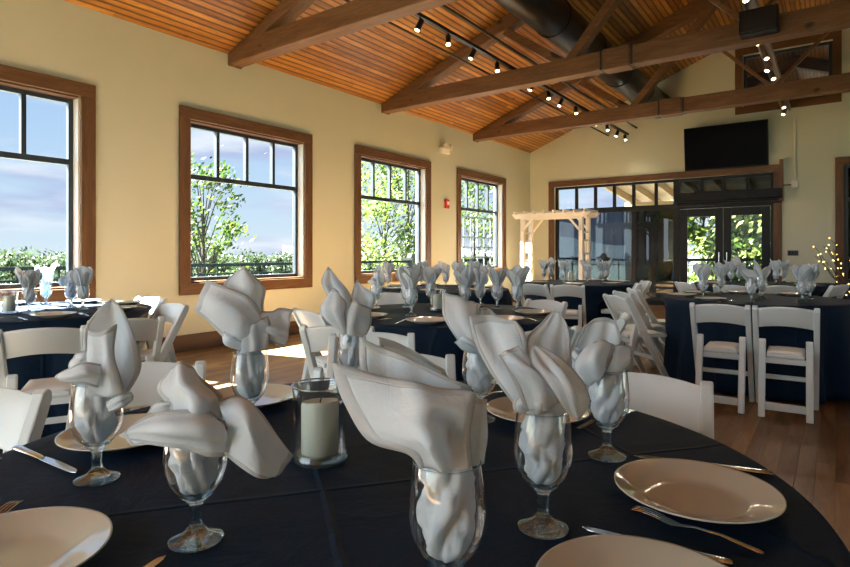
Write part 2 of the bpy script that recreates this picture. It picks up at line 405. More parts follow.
def light(name, ty, loc, energy, col, **kw):
    l = bpy.data.lights.new(name, ty); l.energy = energy; l.color = col
    for k, v in kw.items(): setattr(l, k, v)
    o = bpy.data.objects.new(name, l); COL.objects.link(o); o.location = loc; return o
SUN_EL, SUN_AZ = R(46), R(14)
sd = Vector((math.cos(SUN_EL) * math.cos(SUN_AZ), math.cos(SUN_EL) * math.sin(SUN_AZ), -math.sin(SUN_EL)))
sun = light('sun', 'SUN', (-30, -8, 30), 150.0, (1.0, 0.98, 0.88), angle=R(0.6))
sun.rotation_euler = sd.to_track_quat('-Z', 'Y').to_euler()

# ------------------------------------------------------------------ the room
XL, XR, YF, YB, RIDGE, ZW, SL = -6.31, 4.71, 13.3, -4.0, -0.8, 3.72, 0.40
def roof(x): return ZW + SL * ((x - XL) if x <= RIDGE else (XR - x))
TW = 0.22
fl = MB(); fl.box(XL, XR, YB, YF, -0.12, 0.0); struct(fl.build('floor', M['floor']), 'brown oak board floor')

WIN = [(0.69, 2.79), (3.73, 5.83), (6.76, 8.88), (9.82, 11.94)]
HID = [(-2.36, -0.26)]
CW = 0.14; WZ0, WZ1 = 0.665, 2.925
wl = MB(); ys = sorted(HID + WIN); prev = YB
for (a, b) in ys:
    wl.box(XL - TW, XL, prev, a + CW, 0, ZW + 0.05); prev = b - CW
    wl.box(XL - TW, XL, a + CW, b - CW, 0, WZ0 + CW); wl.box(XL - TW, XL, a + CW, b - CW, WZ1 - CW, ZW + 0.05)
wl.box(XL - TW, XL, prev, YF + TW, 0, ZW + 0.05)
struct(wl.build('wall_left', M['wall']), 'cream painted wall with four windows')

# far wall: columns of boxes with sloped tops
def gable(mb, cols, y0, y1):
    for (x0, x1, spans) in cols:
        for (z0, z1) in spans:
            if z1 is None: mb.prism([(x0, z0), (x1, z0), (x1, roof(x1) + 0.04), (x0, roof(x0) + 0.04)], 'y', y0, y1)
            else: mb.prism([(x0, z0), (x1, z0), (x1, z1), (x0, z1)], 'y', y0, y1)
DX0, DX1, DZ = -5.80, -0.86, 2.94
CX0, CX1, CZ0, CZ1 = -1.68, 0.10, 4.03, 5.38
RX0, RX1, RZ0, RZ1 = 0.0, 2.6, 0.10, 2.98
c = CW
wf = MB()
gable(wf, [(XL - TW, DX0 + c, [(0, None)]), (DX0 + c, CX0 + c, [(DZ - c, None)]),
           (CX0 + c, DX1 - c, [(DZ - c, CZ0 + c), (CZ1 - c, None)]), (DX1 - c, RIDGE, [(0, CZ0 + c), (CZ1 - c, None)]),
           (RIDGE, CX1 - c, [(0, CZ0 + c), (CZ1 - c, None)]), (CX1 - c, RX0 + c, [(0, None)]),
           (RX0 + c, RX1 - c, [(0, RZ0 + c), (RZ1 - c, None)]), (RX1 - c, XR + TW, [(0, None)])], YF, YF + TW)
struct(wf.build('wall_far', M['wall']), 'cream gable wall with glazed doors')
# right and rear walls, behind the photographer's view, with unseen openings added and sized for fill light
wr = MB(); prev = YB
for (a, b) in ((1.0, 2.4), (3.6, 5.4), (7.0, 8.4), (10.2, 11.6)):
    wr.box(XR, XR + TW, prev, a, 0, ZW + 0.05); wr.box(XR, XR + TW, a, b, 0, 0.3); wr.box(XR, XR + TW, a, b, 3.1, ZW + 0.05); prev = b
wr.box(XR, XR + TW, prev, YF + TW, 0, ZW + 0.05)
struct(wr.build('wall_right', M['wall']))
wb = MB()
gable(wb, [(XL - TW, -5.2, [(0, None)]), (-5.2, RIDGE, [(0, 0.2), (3.5, None)]), (RIDGE, -0.4, [(0, 0.2), (3.5, None)]), (-0.4, XR + TW, [(0, None)])], YB - TW, YB)
struct(wb.build('wall_rear', M['wall']))

ce = MB()
for (xa, xb) in ((XL, RIDGE), (XR, RIDGE)):
    ln = math.hypot(xb - xa, roof(xb) - ZW); sg = 1 if xb > xa else -1
    ya, yb = YB - TW, YF + TW
    xo = xa - sg * 0.25; zo = ZW - SL * 0.25
    ce.add([(xo, ya, zo), (xo, yb, zo), (xb, yb, roof(xb)), (xb, ya, roof(xb)),
            (xo, ya, zo + 0.2), (xo, yb, zo + 0.2), (xb, yb, roof(xb) + 0.2), (xb, ya, roof(xb) + 0.2)],
           [(0, 1, 2, 3), (7, 6, 5, 4), (0, 4, 5, 1), (1, 5, 6, 2), (2, 6, 7, 3), (3, 7, 4, 0)],
           [(0, ya), (0, yb), (ln, yb), (ln, ya)] * 2)
struct(ce.build('ceiling', M['ceiling']), 'pitched ceiling of orange brown pine boards')

bb = MB(); bb.box(XL, XL + 0.03, YB, YF, 0, 0.19); struct(bb.build('baseboard_left', M['casing_y'], bevel=0.006))
bb = MB(); bb.box(XL, DX0, YF - 0.025, YF, 0, 0.19); struct(bb.build('baseboard_far', M['casing_x'], bevel=0.006))
bb = MB(); bb.box(DX1, RX0, YF - 0.025, YF, 0, 0.19); struct(bb.build('trim_1', M['casing_x'], bevel=0.006))

# left windows
def left_window(n, y0, y1):
    root = bpy.data.objects.new('window_%d' % n, None); COL.objects.link(root); struct(root)
    root.location = (XL, (y0 + y1) / 2, WZ0); hy = (y1 - y0) / 2; H = WZ1 - WZ0
    cs = MB(); cs.box(0, 0.035, -hy, hy, H - CW, H); cs.box(0, 0.035, -hy, hy, 0, CW)
    cs.build('casing', M['casing_y'], root, bevel=0.006)
    cs = MB()
    for s in (-1, 1): cs.box(0, 0.034, min(s * hy, s * (hy - CW)), max(s * hy, s * (hy - CW)), CW, H - CW)
    cs.build('casing', M['casing_z'], root, bevel=0.006)
    iy = hy - CW
    jb = MB()
    for s in (-1, 1): jb.box(-TW, 0.0, min(s * iy, s * (iy - 0.02)), max(s * iy, s * (iy - 0.02)), CW, H - CW)
    jb.build('jamb', M['jamb'], root)
    jb = MB(); jb.box(-TW, 0, -iy, iy, CW, CW + 0.02); jb.box(-TW, 0, -iy, iy, H - CW - 0.02, H - CW); jb.build('sill', M['casing_y'], root)
    fr = MB(); b = 0.045; xa, xb = -0.17, -0.11; z0, z1 = CW + 0.02, H - CW - 0.02; iy -= 0.02
    fr.box(xa, xb, -iy, -iy + b, z0, z1); fr.box(xa, xb, iy - b, iy, z0, z1)
    fr.box(xa, xb, -iy + b, iy - b, z0, z0 + b); fr.box(xa, xb, -iy + b, iy - b, z1 - b, z1)
    zt = 2.11 - WZ0
    fr.box(xa + 0.001, xb + 0.012, -iy + b, iy - b, zt - 0.03, zt + 0.03)
    for k in (1, 2, 3):
        yy = -iy + 2 * iy * k / 4
        fr.box(xa + 0.002, xb + 0.006, yy - 0.022, yy + 0.022, zt + 0.03, z1 - b)
    fr.build('sash', M['black_metal'], root, bevel=0.004)
    g = MB(); g.box(-0.145, -0.139, -iy + 0.01, iy - 0.01, z0 + 0.01, z1 - 0.01); g.build('pane', M['pane'], root)
for i, (a, b) in enumerate(WIN): left_window(i + 1, a, b)

# far glazed door wall: casing, transom lights, screened panes, double doors
root = bpy.data.objects.new('door_1', None); COL.objects.link(root); root.location = (0, YF, 0); struct(root)
cs = MB(); cs.box(DX0, DX1, -0.035, 0, DZ - c, DZ); cs.build('casing', M['casing_x'], root, bevel=0.006)
cs = MB(); cs.box(DX0, DX0 + c, -0.034, 0, 0, DZ - c); cs.box(DX1 - c, DX1, -0.034, 0, 0, DZ - c); cs.build('casing', M['casing_z'], root, bevel=0.006)
def fx(px, Y=YF):                      # x on the far wall under a photo column
    t = (px - 425) / F; d = Y / (t * SY + CY); return (t * CY - SY) * d
def fz(px, py, Y=YF):
    t = (px - 425) / F; d = Y / (t * SY + CY); return EYE + (HOR - py) / F * d
ix0, ix1, iz1 = DX0 + c, DX1 - c, DZ - c
TZ = 2.19
dl, dr = fx(677.5), ix1                # double-door bay
fr = MB(); y0, y1 = 0.08, 0.15
fr.box(ix0, ix0 + 0.07, y0, y1, 0, iz1); fr.box(ix1 - 0.06, ix1, y0, y1, 0, iz1)
fr.box(ix0, ix1, y0 + .002, y1 - .002, iz1 - 0.06, iz1); fr.box(ix0, ix1, y0 - .01, y1 + .01, TZ - 0.06, TZ + 0.06)
fr.box(ix0, dl, y0 + .003, y1, 0, 0.10)
for px in (575, 594, 613, 632.5, 655): fr.box(fx(px) - 0.035, fx(px) + 0.035, y0 + .004, y1 - .004, TZ + .06, iz1 - .06)
for px in (701, 723, 747): fr.box(fx(px) - 0.03, fx(px) + 0.03, y0 + .004, y1 - .004, TZ + .06, iz1 - .06)
for px in (632.5,): fr.box(fx(px) - 0.05, fx(px) + 0.05, y0 + .006, y1 + .006, 0.1, TZ - .06)
fr.box(dl - 0.10, dl + 0.03, y0 - .02, y1 + .02, 0, iz1)
fr.build('door_frame', M['black_door'], root, bevel=0.004)
g = MB(); g.box(ix0 + .02, dl - 0.08, 0.112, 0.118, TZ + .03, iz1 - .03); g.build('transom_pane', M['pane'], root)
g = MB(); g.box(dl, ix1 - .03, 0.112, 0.118, TZ + .03, iz1 - .03); g.build('transom_pane', M['tinted_pane'], root)
g = MB(); g.box(ix0 + .05, fx(632.5) - .03, 0.112, 0.118, 0.07, TZ - .03); g.build('fixed_pane', M['tinted_pane'], root)
g = MB(); g.box(fx(632.5) + .03, dl - 0.08, 0.112, 0.118, 0.07, TZ - .03); g.build('screened_pane', M['screen_pane'], root)
mid = (dl + 0.03 + ix1 - 0.06) / 2
for (xa, xb, hs) in ((dl + 0.035, mid - 0.004, 1), (mid + 0.004, ix1 - 0.065, -1)):
    lf = MB(); zt_ = TZ - 0.065; st = 0.15
    lf.box(xa, xa + st, 0.07, 0.12, 0.01, zt_); lf.box(xb - st, xb, 0.07, 0.12, 0.01, zt_)
    lf.box(xa + st, xb - st, 0.071, 0.119, zt_ - 0.17, zt_); lf.box(xa + st, xb - st, 0.071, 0.119, 0.01, 0.26)
    lf.box(xa + st, xb - st, 0.072, 0.118, 1.00, 1.05)
    leafo = lf.build('door_leaf', M['black_door'], root, bevel=0.004)
    g = MB(); g.box(xa + st - .02, xb - st + .02, 0.094, 0.099, 0.25, zt_ - .16); g.build('door_pane', M['pane'], leafo)
    hx = (xb - 0.07) if hs == 1 else (xa + 0.07)
    h = MB(); h.tube([(hx, 0.07, 0.92), (hx, 0.02, 0.94), (hx, 0.02, 1.18), (hx, 0.07, 1.20)], 0.012, 8); h.build('door_handle', M['steel'], leafo, smooth=True)
# roller screen above the doors
t_ = thing('roller_screen', 'black roller screen housing over the double doors', 'blind', (0, YF, 0))
s_ = MB(); s_.box(dl - 0.03, DX1 + 0.02, -0.20, -0.036, 2.26, 2.46); s_.build('housing', M['tv_body'], t_, bevel=0.02)
s_ = MB(); s_.tube([(dl - .02, -0.115, 2.19), (DX1 + .01, -0.115, 2.19)], 0.025, 10); s_.build('bottom_bar', M['track'], t_, smooth=True)
s_ = MB(); s_.box(dl + .02, DX1 - .03, -0.117, -0.113, 2.19, 2.28); s_.build('screen_fabric', M['tv_body'], t_)
s_ = MB(); s_.box(DX1 - 0.03, DX1 + 0.03, -0.17, -0.036, 2.20, 3.02); s_.build('bracket', M['casing_z'], t_, bevel=0.004)

def far_window(n, x0, x1, z0, z1, mull, glass, cols='casing_x'):
    root = bpy.data.objects.new('window_%d' % n, None); COL.objects.link(root); root.location = (0, YF, 0); struct(root)
    cs = MB(); cs.box(x0, x1, -0.04, 0, z1 - c, z1); cs.box(x0, x1, -0.04, 0, z0, z0 + c); cs.build('casing', M['casing_x'], root, bevel=0.006)
    cs = MB(); cs.box(x0, x0 + c, -0.039, 0, z0 + c, z1 - c); cs.box(x1 - c, x1, -0.039, 0, z0 + c, z1 - c); cs.build('casing', M['casing_z'], root, bevel=0.006)
    fr = MB(); b = 0.06; a0, a1, b0, b1 = x0 + c, x1 - c, z0 + c, z1 - c
    fr.box(a0, a0 + b, .08, .14, b0, b1); fr.box(a1 - b, a1, .08, .14, b0, b1); fr.box(a0 + b, a1 - b, .08, .14, b0, b0 + b); fr.box(a0 + b, a1 - b, .08, .14, b1 - b, b1)
    for (xm, zm) in mull:
        if xm is not None: fr.box(xm - .03, xm + .03, .082, .138, b0 + b, b1 - b)
        else: fr.box(a0 + b, a1 - b, .083, .137, zm - .04, zm + .04)
    fr.build('sash', M['black_metal'], root, bevel=0.004)
    g = MB(); g.box(a0 + .01, a1 - .01, .105, .111, b0 + .01, b1 - .01); g.build('pane', M[glass], root)
    return root
far_window(5, RX0, RX1, RZ0, RZ1, [(None, 2.19), (1.3, None)], 'screen_pane')
cw_ = far_window(6, CX0, CX1, CZ0, CZ1, [], 'film_pane')
# dark backing and beams added behind the high window's reflecting glass
lf = MB(); lf.box(CX0 - 0.3, CX1 + 0.3, YF + 1.2, YF + 1.26, CZ0 - .1, 5.5); struct(lf.build('backing_panel', M['dark_panel']))
lo = MB()
for k in range(4):
    lo.beam((CX0 - .2, YF + .5 + .15 * k, 4.15 + .42 * k), (CX1 + .2, YF + .5 + .15 * k, 4.45 + .42 * k), .08, .16)
struct(lo.build('backing_beams', M['beam_x']))

# ------------------------------------------------------------------ roof trusses
def truss(Y, label):
    t = thing('roof_truss', label, 'roof truss', (RIDGE, Y, 3.59), 0, 'timber roof trusses')
    def P(x, z): return (x - RIDGE, 0, z - 3.59)
    ch = MB(); ch.box(XL - RIDGE + 0.002, XR - RIDGE - 0.002, -0.10, 0.10, 0, 0.25); ch.build('bottom_chord', M['beam_x'], t, bevel=0.012)
    for s in (1, -1):
        f = lambda x: RIDGE + s * (x - RIDGE)
        r_ = MB(); k = 0.30
        x0, x1 = (XL, RIDGE)
        r_.prism([(s * (x0 - RIDGE) + s * .003, ZW - 3.59 - .15), (s * (x0 - RIDGE) + s * .003, ZW - 3.59 - .01), (0, roof(RIDGE) - 3.59 - .01), (0, roof(RIDGE) - 3.59 - k)], 'y', -0.102, 0.102)
        r_.build('rafter', M['beam_x'], t, bevel=0.012)
        w = MB(); w.beam(P(f(-3.95), 4.45), P(f(-3.05), 3.80), .12, .14, (0, 1, 0)); w.build('web_post', M['beam_x'], t, bevel=0.008)
        w = MB(); w.beam(P(f(-2.98), 3.80), P(f(-1.58), 5.42), .12, .15, (0, 1, 0)); w.build('web_post', M['beam_x'], t, bevel=0.008)
        w = MB(); w.beam(P(f(-0.84), 3.84), P(f(-1.75), 4.78), .05, .06, (0, 1, 0)); w.build('tie_brace', M['beam_x'], t, bevel=0.004)
        sp_ = MB(); xx = f(-2.31); sp_.box(xx - RIDGE - .17, xx - RIDGE + .17, -.115, .115, -.012, .262); sp_.build('splice_plate', M['beam_x'], t, bevel=0.01)
        if s == 1:
            for dx in (-.20, .20):
                b_ = MB(); b_.box(xx - RIDGE + dx - .012, xx - RIDGE + dx + .012, -.108, .108, -.004, .254); b_.build('strap', M['track'], t)
    return t
truss(4.5, 'brown timber truss nearest the camera, spanning above the second window')
truss(7.53, 'middle timber truss with the black speaker box on its chord')
truss(10.56, 'farthest timber truss, in front of the high gable window')
t_ = thing('speaker_box', 'small black speaker box fixed to the middle truss chord', 'speaker', (-0.69, 7.34, 3.62))
s_ = MB(); s_.box(-0.19, 0.19, -0.10, 0.085, 0.0, 0.27); s_.build('cabinet', M['tv_body'], t_, bevel=0.015)
s_ = MB(); s_.box(-0.17, 0.17, -0.112, -0.101, 0.02, 0.25); s_.build('grille', M['duct'], t_, bevel=0.004)

# duct in the cradle of the trusses
t_ = thing('ventilation_duct', 'long round dark metal air duct under the roof', 'duct', (-3.17, 0, 4.43))
d_ = MB(); d_.tube([(0, 1.0 + 12.28 * k / 24, 0) for k in range(25)], 0.265, 28); d_.build('pipe', M['duct'], t_, smooth=True)
for k in range(9):
    d_ = MB(); yy = 1.6 + 1.45 * k; d_.tube([(0, yy - .02, 0), (0, yy + .02, 0)], 0.278, 28); d_.build('joint_band', M['duct'], t_, smooth=True)
for (x, z, r, nm, lb) in ((-4.31, 3.92, 0.016, 'conduit_rod', 'thin black rod left of the track lights under the roof'), (-3.66, 4.02, 0.02, 'conduit_rod', 'thin black rod right of the track lights under the roof')):
    d_ = MB(); d_.tube([(x, 1.2, z), (x, YF - .02, z)], r, 8); o = d_.build(nm, M['track'], smooth=True); tag(o, lb, 'rod', 'black rods under the roof')

SPOT = []
def track(name, label, X, z, ya, yb, heads, style):
    t = thing(name, label, 'track light', (X, ya, z))
    b_ = MB()
    if style: 
        b_.box(-0.075, -0.05, 0, yb - ya, -0.02, 0.06); b_.box(0.05, 0.075, 0, yb - ya, -0.02, 0.06); b_.box(-0.05, 0.05, 0, yb - ya, 0.04, 0.06)
        b_.build('rail', M['copper'], t, bevel=0.004)
    else:
        b_.box(-0.03, 0.03, 0, yb - ya, -0.02, 0.02); b_.build('rail', M['track'], t, bevel=0.004)
    for k, (yy, tx) in enumerate(heads):
        h = MB(); p = Vector((0, yy - ya, -0.02)); q = p + Vector((0, 0, -0.07)); dr_ = Vector((tx, -0.35, -1)).normalized()
        h.tube([p, q], 0.012, 8); h.tube([q - dr_ * 0.055, q - dr_ * 0.04, q + dr_ * 0.05, q + dr_ * 0.085], [0.02, 0.034, 0.034, 0.043], 14)
        ho = h.build('lamp_head', M['track'] if not style else M['copper'], t, smooth=True)
        bl = MB(); a = q + dr_ * 0.088
        bl.tube([a - dr_ * .004, a], [0.028, 0.028], 14); bl.build('bulb', M['bulb'], ho, smooth=True)
        SPOT.append((Vector((X, ya, z)) + a + dr_ * .01, dr_))
    return t
track('track_light', 'black track light rail with spot heads over the left tables', -3.84, 3.88, 4.8, 13.2,
      [(y, 0.25 if k % 2 else -0.3) for k, y in enumerate((5.21, 5.79, 6.38, 7.03, 8.16, 8.78, 9.32, 10.0, 11.15, 11.76, 12.45, 13.0))], False)
track('track_light', 'bronze channel track light with spot heads below the ridge', -0.78, 3.98, 5.6, 13.2,
      [(y, 0.3 if k % 2 else -0.3) for k, y in enumerate((6.3, 6.8, 8.3, 9.0, 9.6, 10.1, 11.4, 12.2, 12.8))], True)
LAMP_W = 16
for i, (p, d) in enumerate(SPOT):
    l = light('spot_lamp', 'SPOT', p, LAMP_W, (1.0, 0.88, 0.70), spot_size=R(120), spot_blend=0.8, shadow_soft_size=0.04)
    l.rotation_euler = d.to_track_quat('-Z', 'Y').to_euler()

# ------------------------------------------------------------------ wall fittings
t_ = thing('television', 'large black television tilted on the wall over the double doors', 'television', (fx(726), YF - 0.02, 3.38))
s_ = MB(); th = R(7); 
def tilt(x, y, z): return (x, y * math.cos(th) - z * math.sin(th) * 1.0, z * math.cos(th) + y * math.sin(th))
w2, h2 = 0.775, 0.455
b_ = MB(); b_.box(-w2, w2, -0.06, 0.0, -h2, h2); b_.v = [Vector(tilt(*p)) + Vector((0, -0.10, 0)) for p in b_.v]; b_.build('body', M['tv_body'], t_, bevel=0.008)
b_ = MB(); b_.box(-w2 + .02, w2 - .02, -0.066, -0.061, -h2 + .03, h2 - .02); b_.v = [Vector(tilt(*p)) + Vector((0, -0.10, 0)) for p in b_.v]; b_.build('screen', M['tv_screen'], t_)
b_ = MB(); b_.box(-.3, .3, -0.09, 0.018, -.2, .2); b_.build('wall_bracket', M['track'], t_)
t_ = thing('wall_conduit', 'thin cream conduit pipe down the far wall with a junction box', 'conduit', (fx(795), YF - 0.02, 0))
z0, z1 = fz(795, 183), fz(795, 118)
b_ = MB(); b_.tube([(0, 0, z0), (0, 0, z1)], 0.018, 8); b_.build('pipe', M['conduit'], t_, smooth=True)
b_ = MB(); b_.box(-.06, .06, -.05, .018, z0 - .10, z0 + .04); b_.build('junction_box', M['conduit'], t_, bevel=.006)
b_ = MB(); b_.tube([(-.06, 0, z0 - .03), (-.25, 0, z0 - .03)], 0.012, 8); b_.build('side_pipe', M['track'], t_, smooth=True)
t_ = thing('switch_plate', 'small black switch plate on the far wall right of doors', 'switch', (fx(793), YF, fz(793, 253)))
b_ = MB(); b_.box(-.09, .09, -.015, 0, -.05, .05); b_.build('plate', M['dark_plastic'], t_, bevel=.004)
for k in (-1, 0, 1):
    b_ = MB(); b_.box(k * .05 - .012, k * .05 + .012, -.022, -.014, -.025, .025); b_.build('toggle', M['tv_body'], t_)
def ly(px):
    t = (px - 425) / F; return -XL * (t * SY + CY) / (SY - t * CY)
def lz(px, py):
    t = (px - 425) / F; d = -XL / (SY - t * CY); return EYE + (HOR - py) / F * d
t_ = thing('emergency_light', 'small white twin head emergency light high on the left wall', 'emergency light', (XL, ly(443), lz(443, 151)))
b_ = MB(); b_.box(0, .07, -.15, .15, -.05, .05); b_.build('case', M['white_plastic'], t_, bevel=.01)
for s in (-1, 1):
    b_ = MB(); b_.tube([(.06, s * .09, .06), (.10, s * .09, .075), (.15, s * .10, .07)], [.02, .05, .055], 14); b_.build('lamp_head', M['conduit'], t_, smooth=True)
t_ = thing('fire_alarm', 'red fire alarm on the left wall between the far windows', 'fire alarm', (XL, ly(446), lz(446, 204)))
b_ = MB(); b_.box(0, .05, -.06, .06, -.09, .09); b_.build('case', M['red'], t_, bevel=.01)
b_ = MB(); b_.box(.05, .062, -.035, .035, -.02, .05); b_.build('strobe', M['white_plastic'], t_, bevel=.006)

# ------------------------------------------------------------------ folding chairs
CHW = 0.40
def chair_proto():
    t = thing('folding_chair', 'white folding chair', 'chair', (0, 0, 0), 0, None)
    hx = CHW / 2 - 0.016
    for s in (-1, 1):
        b_ = MB(); x = s * hx      # long post: front foot to top of the back
        pts = [(0.20, 0.0), (-0.05, 0.46), (-0.215, 0.775)]
        prof = []
        def sect(w0, w1): pass
        a, b = Vector((0.205, 0.0)), Vector((-0.215, 0.772)); dd = (b - a).normalized(); nn = Vector((-dd.y, dd.x))
        L = (b - a).length; left = []; right = []
        for k in range(9):
            u = k / 8; p = a + dd * (L * u); w = 0.023 + 0.004 * math.sin(math.pi * u)
            left.append(p + nn * w); right.append(p - nn * w)
        cap = [b + dd * (0.021 * math.sin(a_)) - nn * (0.019 * math.cos(a_)) for a_ in (R(20), R(50), R(90), R(130), R(160))]
        poly = [(q.x, q.y) for q in right] + [(q.x, q.y) for q in cap] + [(q.x, q.y) for q in reversed(left)]
        for q in range(len(poly)):
            if poly[q][1] < 0.012: poly[q] = (poly[q][0], 0.0)
        b_.prism(poly, 'x', x - 0.0175, x + 0.0175); b_.build('leg', M['chair'], t, bevel=0.006)
    for s in (-1, 1):
        b_ = MB(); x = s * (hx - 0.041)   # rear leg
        a, b = Vector((-0.225, 0.0)), Vector((-0.105, 0.525)); dd = (b - a).normalized(); nn = Vector((-dd.y, dd.x))
        poly = [a - nn * .021, b - nn * .023] + [b + dd * (.02 * math.sin(q)) - nn * (.02 * math.cos(q)) for q in (R(30), R(60), R(90), R(120), R(150))] + [b + nn * .023, a + nn * .021]
        poly = [(q.x, max(q.y, 0.0) if q.y < .02 else q.y) for q in poly]
        b_.prism(poly, 'x', x - 0.022, x + 0.022); b_.build('leg', M['chair'], t, bevel=0.006)
    # curved backrest slab between the posts
    n = 13; rows = []
    hb = hx - 0.012
    for zz, yo in ((0.0, 0.0), (0.35, 0), (0.7, 0), (1.0, 0.0)):
        row = []
        for k in range(n):
            u = -1 + 2 * k / (n - 1)
            zt = 0.772 + 0.018 * (1 - u * u); zb = 0.632 + 0.022 * (1 - u * u)
            z = zb + (zt - zb) * zz
            y = 0.205 + (-0.42) * (z / 0.772) - 0.028 * (1 - u * u)
            row.append((u * hb, y, z))
        rows.append(row)
    b_ = MB(); b_.grid(rows); b_.build('backrest', M['chair'], t, smooth=True, solid=0.018, bevel=0.004, angle=180)
    # seat
    b_ = MB(); ys_ = [-0.165, -0.10, 0.05, 0.18, 0.225]
    b_.box(-hx + .068, hx - .068, -0.165, 0.225, 0.415, 0.445); b_.build('seat_frame', M['chair'], t, bevel=0.012)
    b_ = MB(); g = []
    for i in range(8):
        v = i / 7; row = []
        for j in range(9):
            u = -1 + 2 * j / 8
            row.append((u * (hx - 0.070), -0.155 + 0.375 * v, 0.447 + 0.016 * (1 - u ** 4) * (1 - (2 * v - 1) ** 4)))
        g.append(row)
    b_.grid(g); b_.build('seat', M['chair_pad'], t, smooth=True, solid=0.006, angle=180)
    def bar(y, z, w, hx_): 
        b_ = MB(); b_.box(-hx_, hx_, y - .010, y + .010, z - w / 2, z + w / 2); b_.build('stretcher', M['chair'], t, bevel=0.006)
    bar(-0.207, 0.08, 0.055, hx - .062); bar(-0.135, 0.395, 0.04, hx - .062)
    bar(0.075, 0.24, 0.035, hx - .016)
    return t
CH = [None]
CHAIRS = []
def chair(lat, d, face, label, group):
    """lat, d: where the middle of the top of the back is, metres right of / ahead of the camera spot; face: (lat, d) direction it faces or a table centre"""
    f = Vector(face).normalized(); wv = Vector((f.x * CY - f.y * SY, f.x * SY + f.y * CY))
    rz = math.atan2(wv.y, wv.x) - math.pi / 2
    p = W(lat, d, 0.0); p.x += wv.x * 0.225; p.y += wv.y * 0.225; p.z = 0.001; CHAIRS.append((p.x, p.y, wv.x, wv.y))
    if CH[0] is None:
        CH[0] = chair_proto(); o = CH[0]; o.location = p; o.rotation_euler = (0, 0, rz); o['label'] = label; o['group'] = group
    else: o = dup(CH[0], p, rz, label, group)
    return o

# ------------------------------------------------------------------ tables
TZ_ = 0.76
TAB = {'front': (-0.109, 1.102), 'middle': (0.138, 3.90), 'window': (-2.80, 4.05), 'right': (3.0, 5.17), 'arbor': (2.105, 7.9), 'doors': (4.45, 7.6), 'rear': (0.20, 6.6)}
def push(q, p):
    z = q[2]
    if z > 0.74: return q
    x, y = q[0] + p.x, q[1] + p.y; k = 1.0 if z < 0.50 else (0.74 - z) / 0.24
    for (cx, cy, fx_, fy_) in CHAIRS:
        ds = math.hypot(cx - p.x, cy - p.y)
        if ds > 1.6 or (p.x - cx) * fx_ + (p.y - cy) * fy_ < 0.55 * ds: continue
        dx, dy = x - cx, y - cy; lxx = dx * fy_ - dy * fx_; lyy = dx * fx_ + dy * fy_
        if abs(lxx) > 0.36 or lyy < -0.45: continue
        need = 0.262 - max(0, abs(lxx) - 0.24) * 2.0
        if lyy < need: x += fx_ * (need - lyy) * k; y += fy_ * (need - lyy) * k
    return (x - p.x, y - p.y, z)
def tablecloth(c, label, zb, seed, mat, R0=0.77):
    rnd = random.Random(seed); p = W(*c)
    mb = MB(); n = 144; g = []
    ph = [rnd.uniform(0, 6.28) for _ in range(5)]; nf = rnd.choice((11, 12, 13))
    for r in (0.02, 0.2, 0.4, 0.6, R0 - .06, R0 - .02): g.append([(r * math.cos(2 * math.pi * k / n), r * math.sin(2 * math.pi * k / n), TZ_) for k in range(n)])
    for zz, rr in ((TZ_ - .003, R0 - .006), (TZ_ - .012, R0)): g.append([(rr * math.cos(2 * math.pi * k / n), rr * math.sin(2 * math.pi * k / n), zz) for k in range(n)])
    m = 12
    for i in range(1, m + 1):
        u = i / m; row = []
        for k in range(n):
            a = 2 * math.pi * k / n
            w = math.sin(nf * a + ph[0] + .7 * math.sin(2 * a + ph[1])) + 0.45 * math.sin((nf * 2 - 3) * a + ph[2]) + 0.3 * math.sin(5 * a + ph[3])
            rr = R0 + 0.005 + 0.055 * u + 0.042 * w * min(1, u * 1.3) ** 0.8
            row.append(push((rr * math.cos(a), rr * math.sin(a), TZ_ - .012 - u * (TZ_ - .012 - zb)), p))
        g.append(row)
    b0 = mb.grid(g, close=True); mb.f.append([b0 + k for k in range(n)])
    o = mb.build('tablecloth', mat, smooth=True, loc=(p.x, p.y, 0), angle=180)
    md = o.modifiers.new('thick', 'SOLIDIFY'); md.thickness = 0.002; md.offset = -1
    tag(o, label, 'tablecloth', 'navy cloths draped to the floor over round tables'); return o
TNAME = {'front': 'front table', 'middle': 'middle table', 'window': 'left window table', 'right': 'right table', 'arbor': 'far table by the white arbor', 'doors': 'far table by the double doors', 'rear': 'table behind the middle table'}
# ------------------------------------------------------------------ goblets
def goblet_proto():
    t = thing('goblet', 'goblet', 'goblet')
    b_ = MB(); b_.lathe([(.0005, .0005), (.034, .0), (.0368, .0018), (.0372, .0038), (.034, .0058), (.024, .0095), (.016, .0145), (.0105, .021), (.0005, .024)], 40); b_.build('foot', M['glass'], t, smooth=True)
    b_ = MB(); b_.lathe([(.0005, .022), (.0096, .022), (.0080, .028), (.0082, .036), (.0092, .044), (.0090, .050), (.0100, .055), (.016, .0605), (.022, .0655), (.019, .0685), (.010, .0672), (.0005, .0668)], 32); b_.build('stem', M['glass'], t, smooth=True, angle=180)
    b_ = MB(); prof = [(.0195, .0655), (.0265, .071), (.0330, .079), (.0385, .090), (.0420, .104), (.0435, .118), (.0430, .134), (.0413, .152), (.0390, .168), (.0378, .176)]
    b_.lathe(prof, 48, closed_top=False, closed_bot=False); b_.build('bowl', M['bowl_glass'], t, smooth=True, angle=180, fix=True)
    b_ = MB(); b_.lathe([(.0378, .1755), (.0384, .1765), (.0378, .1775), (.0372, .1765), (.0378, .1755)], 48, closed_top=False, closed_bot=False); b_.build('rim', M['glass'], t, smooth=True, angle=180)
    return t
GOB = goblet_proto()
first_gob = [True]
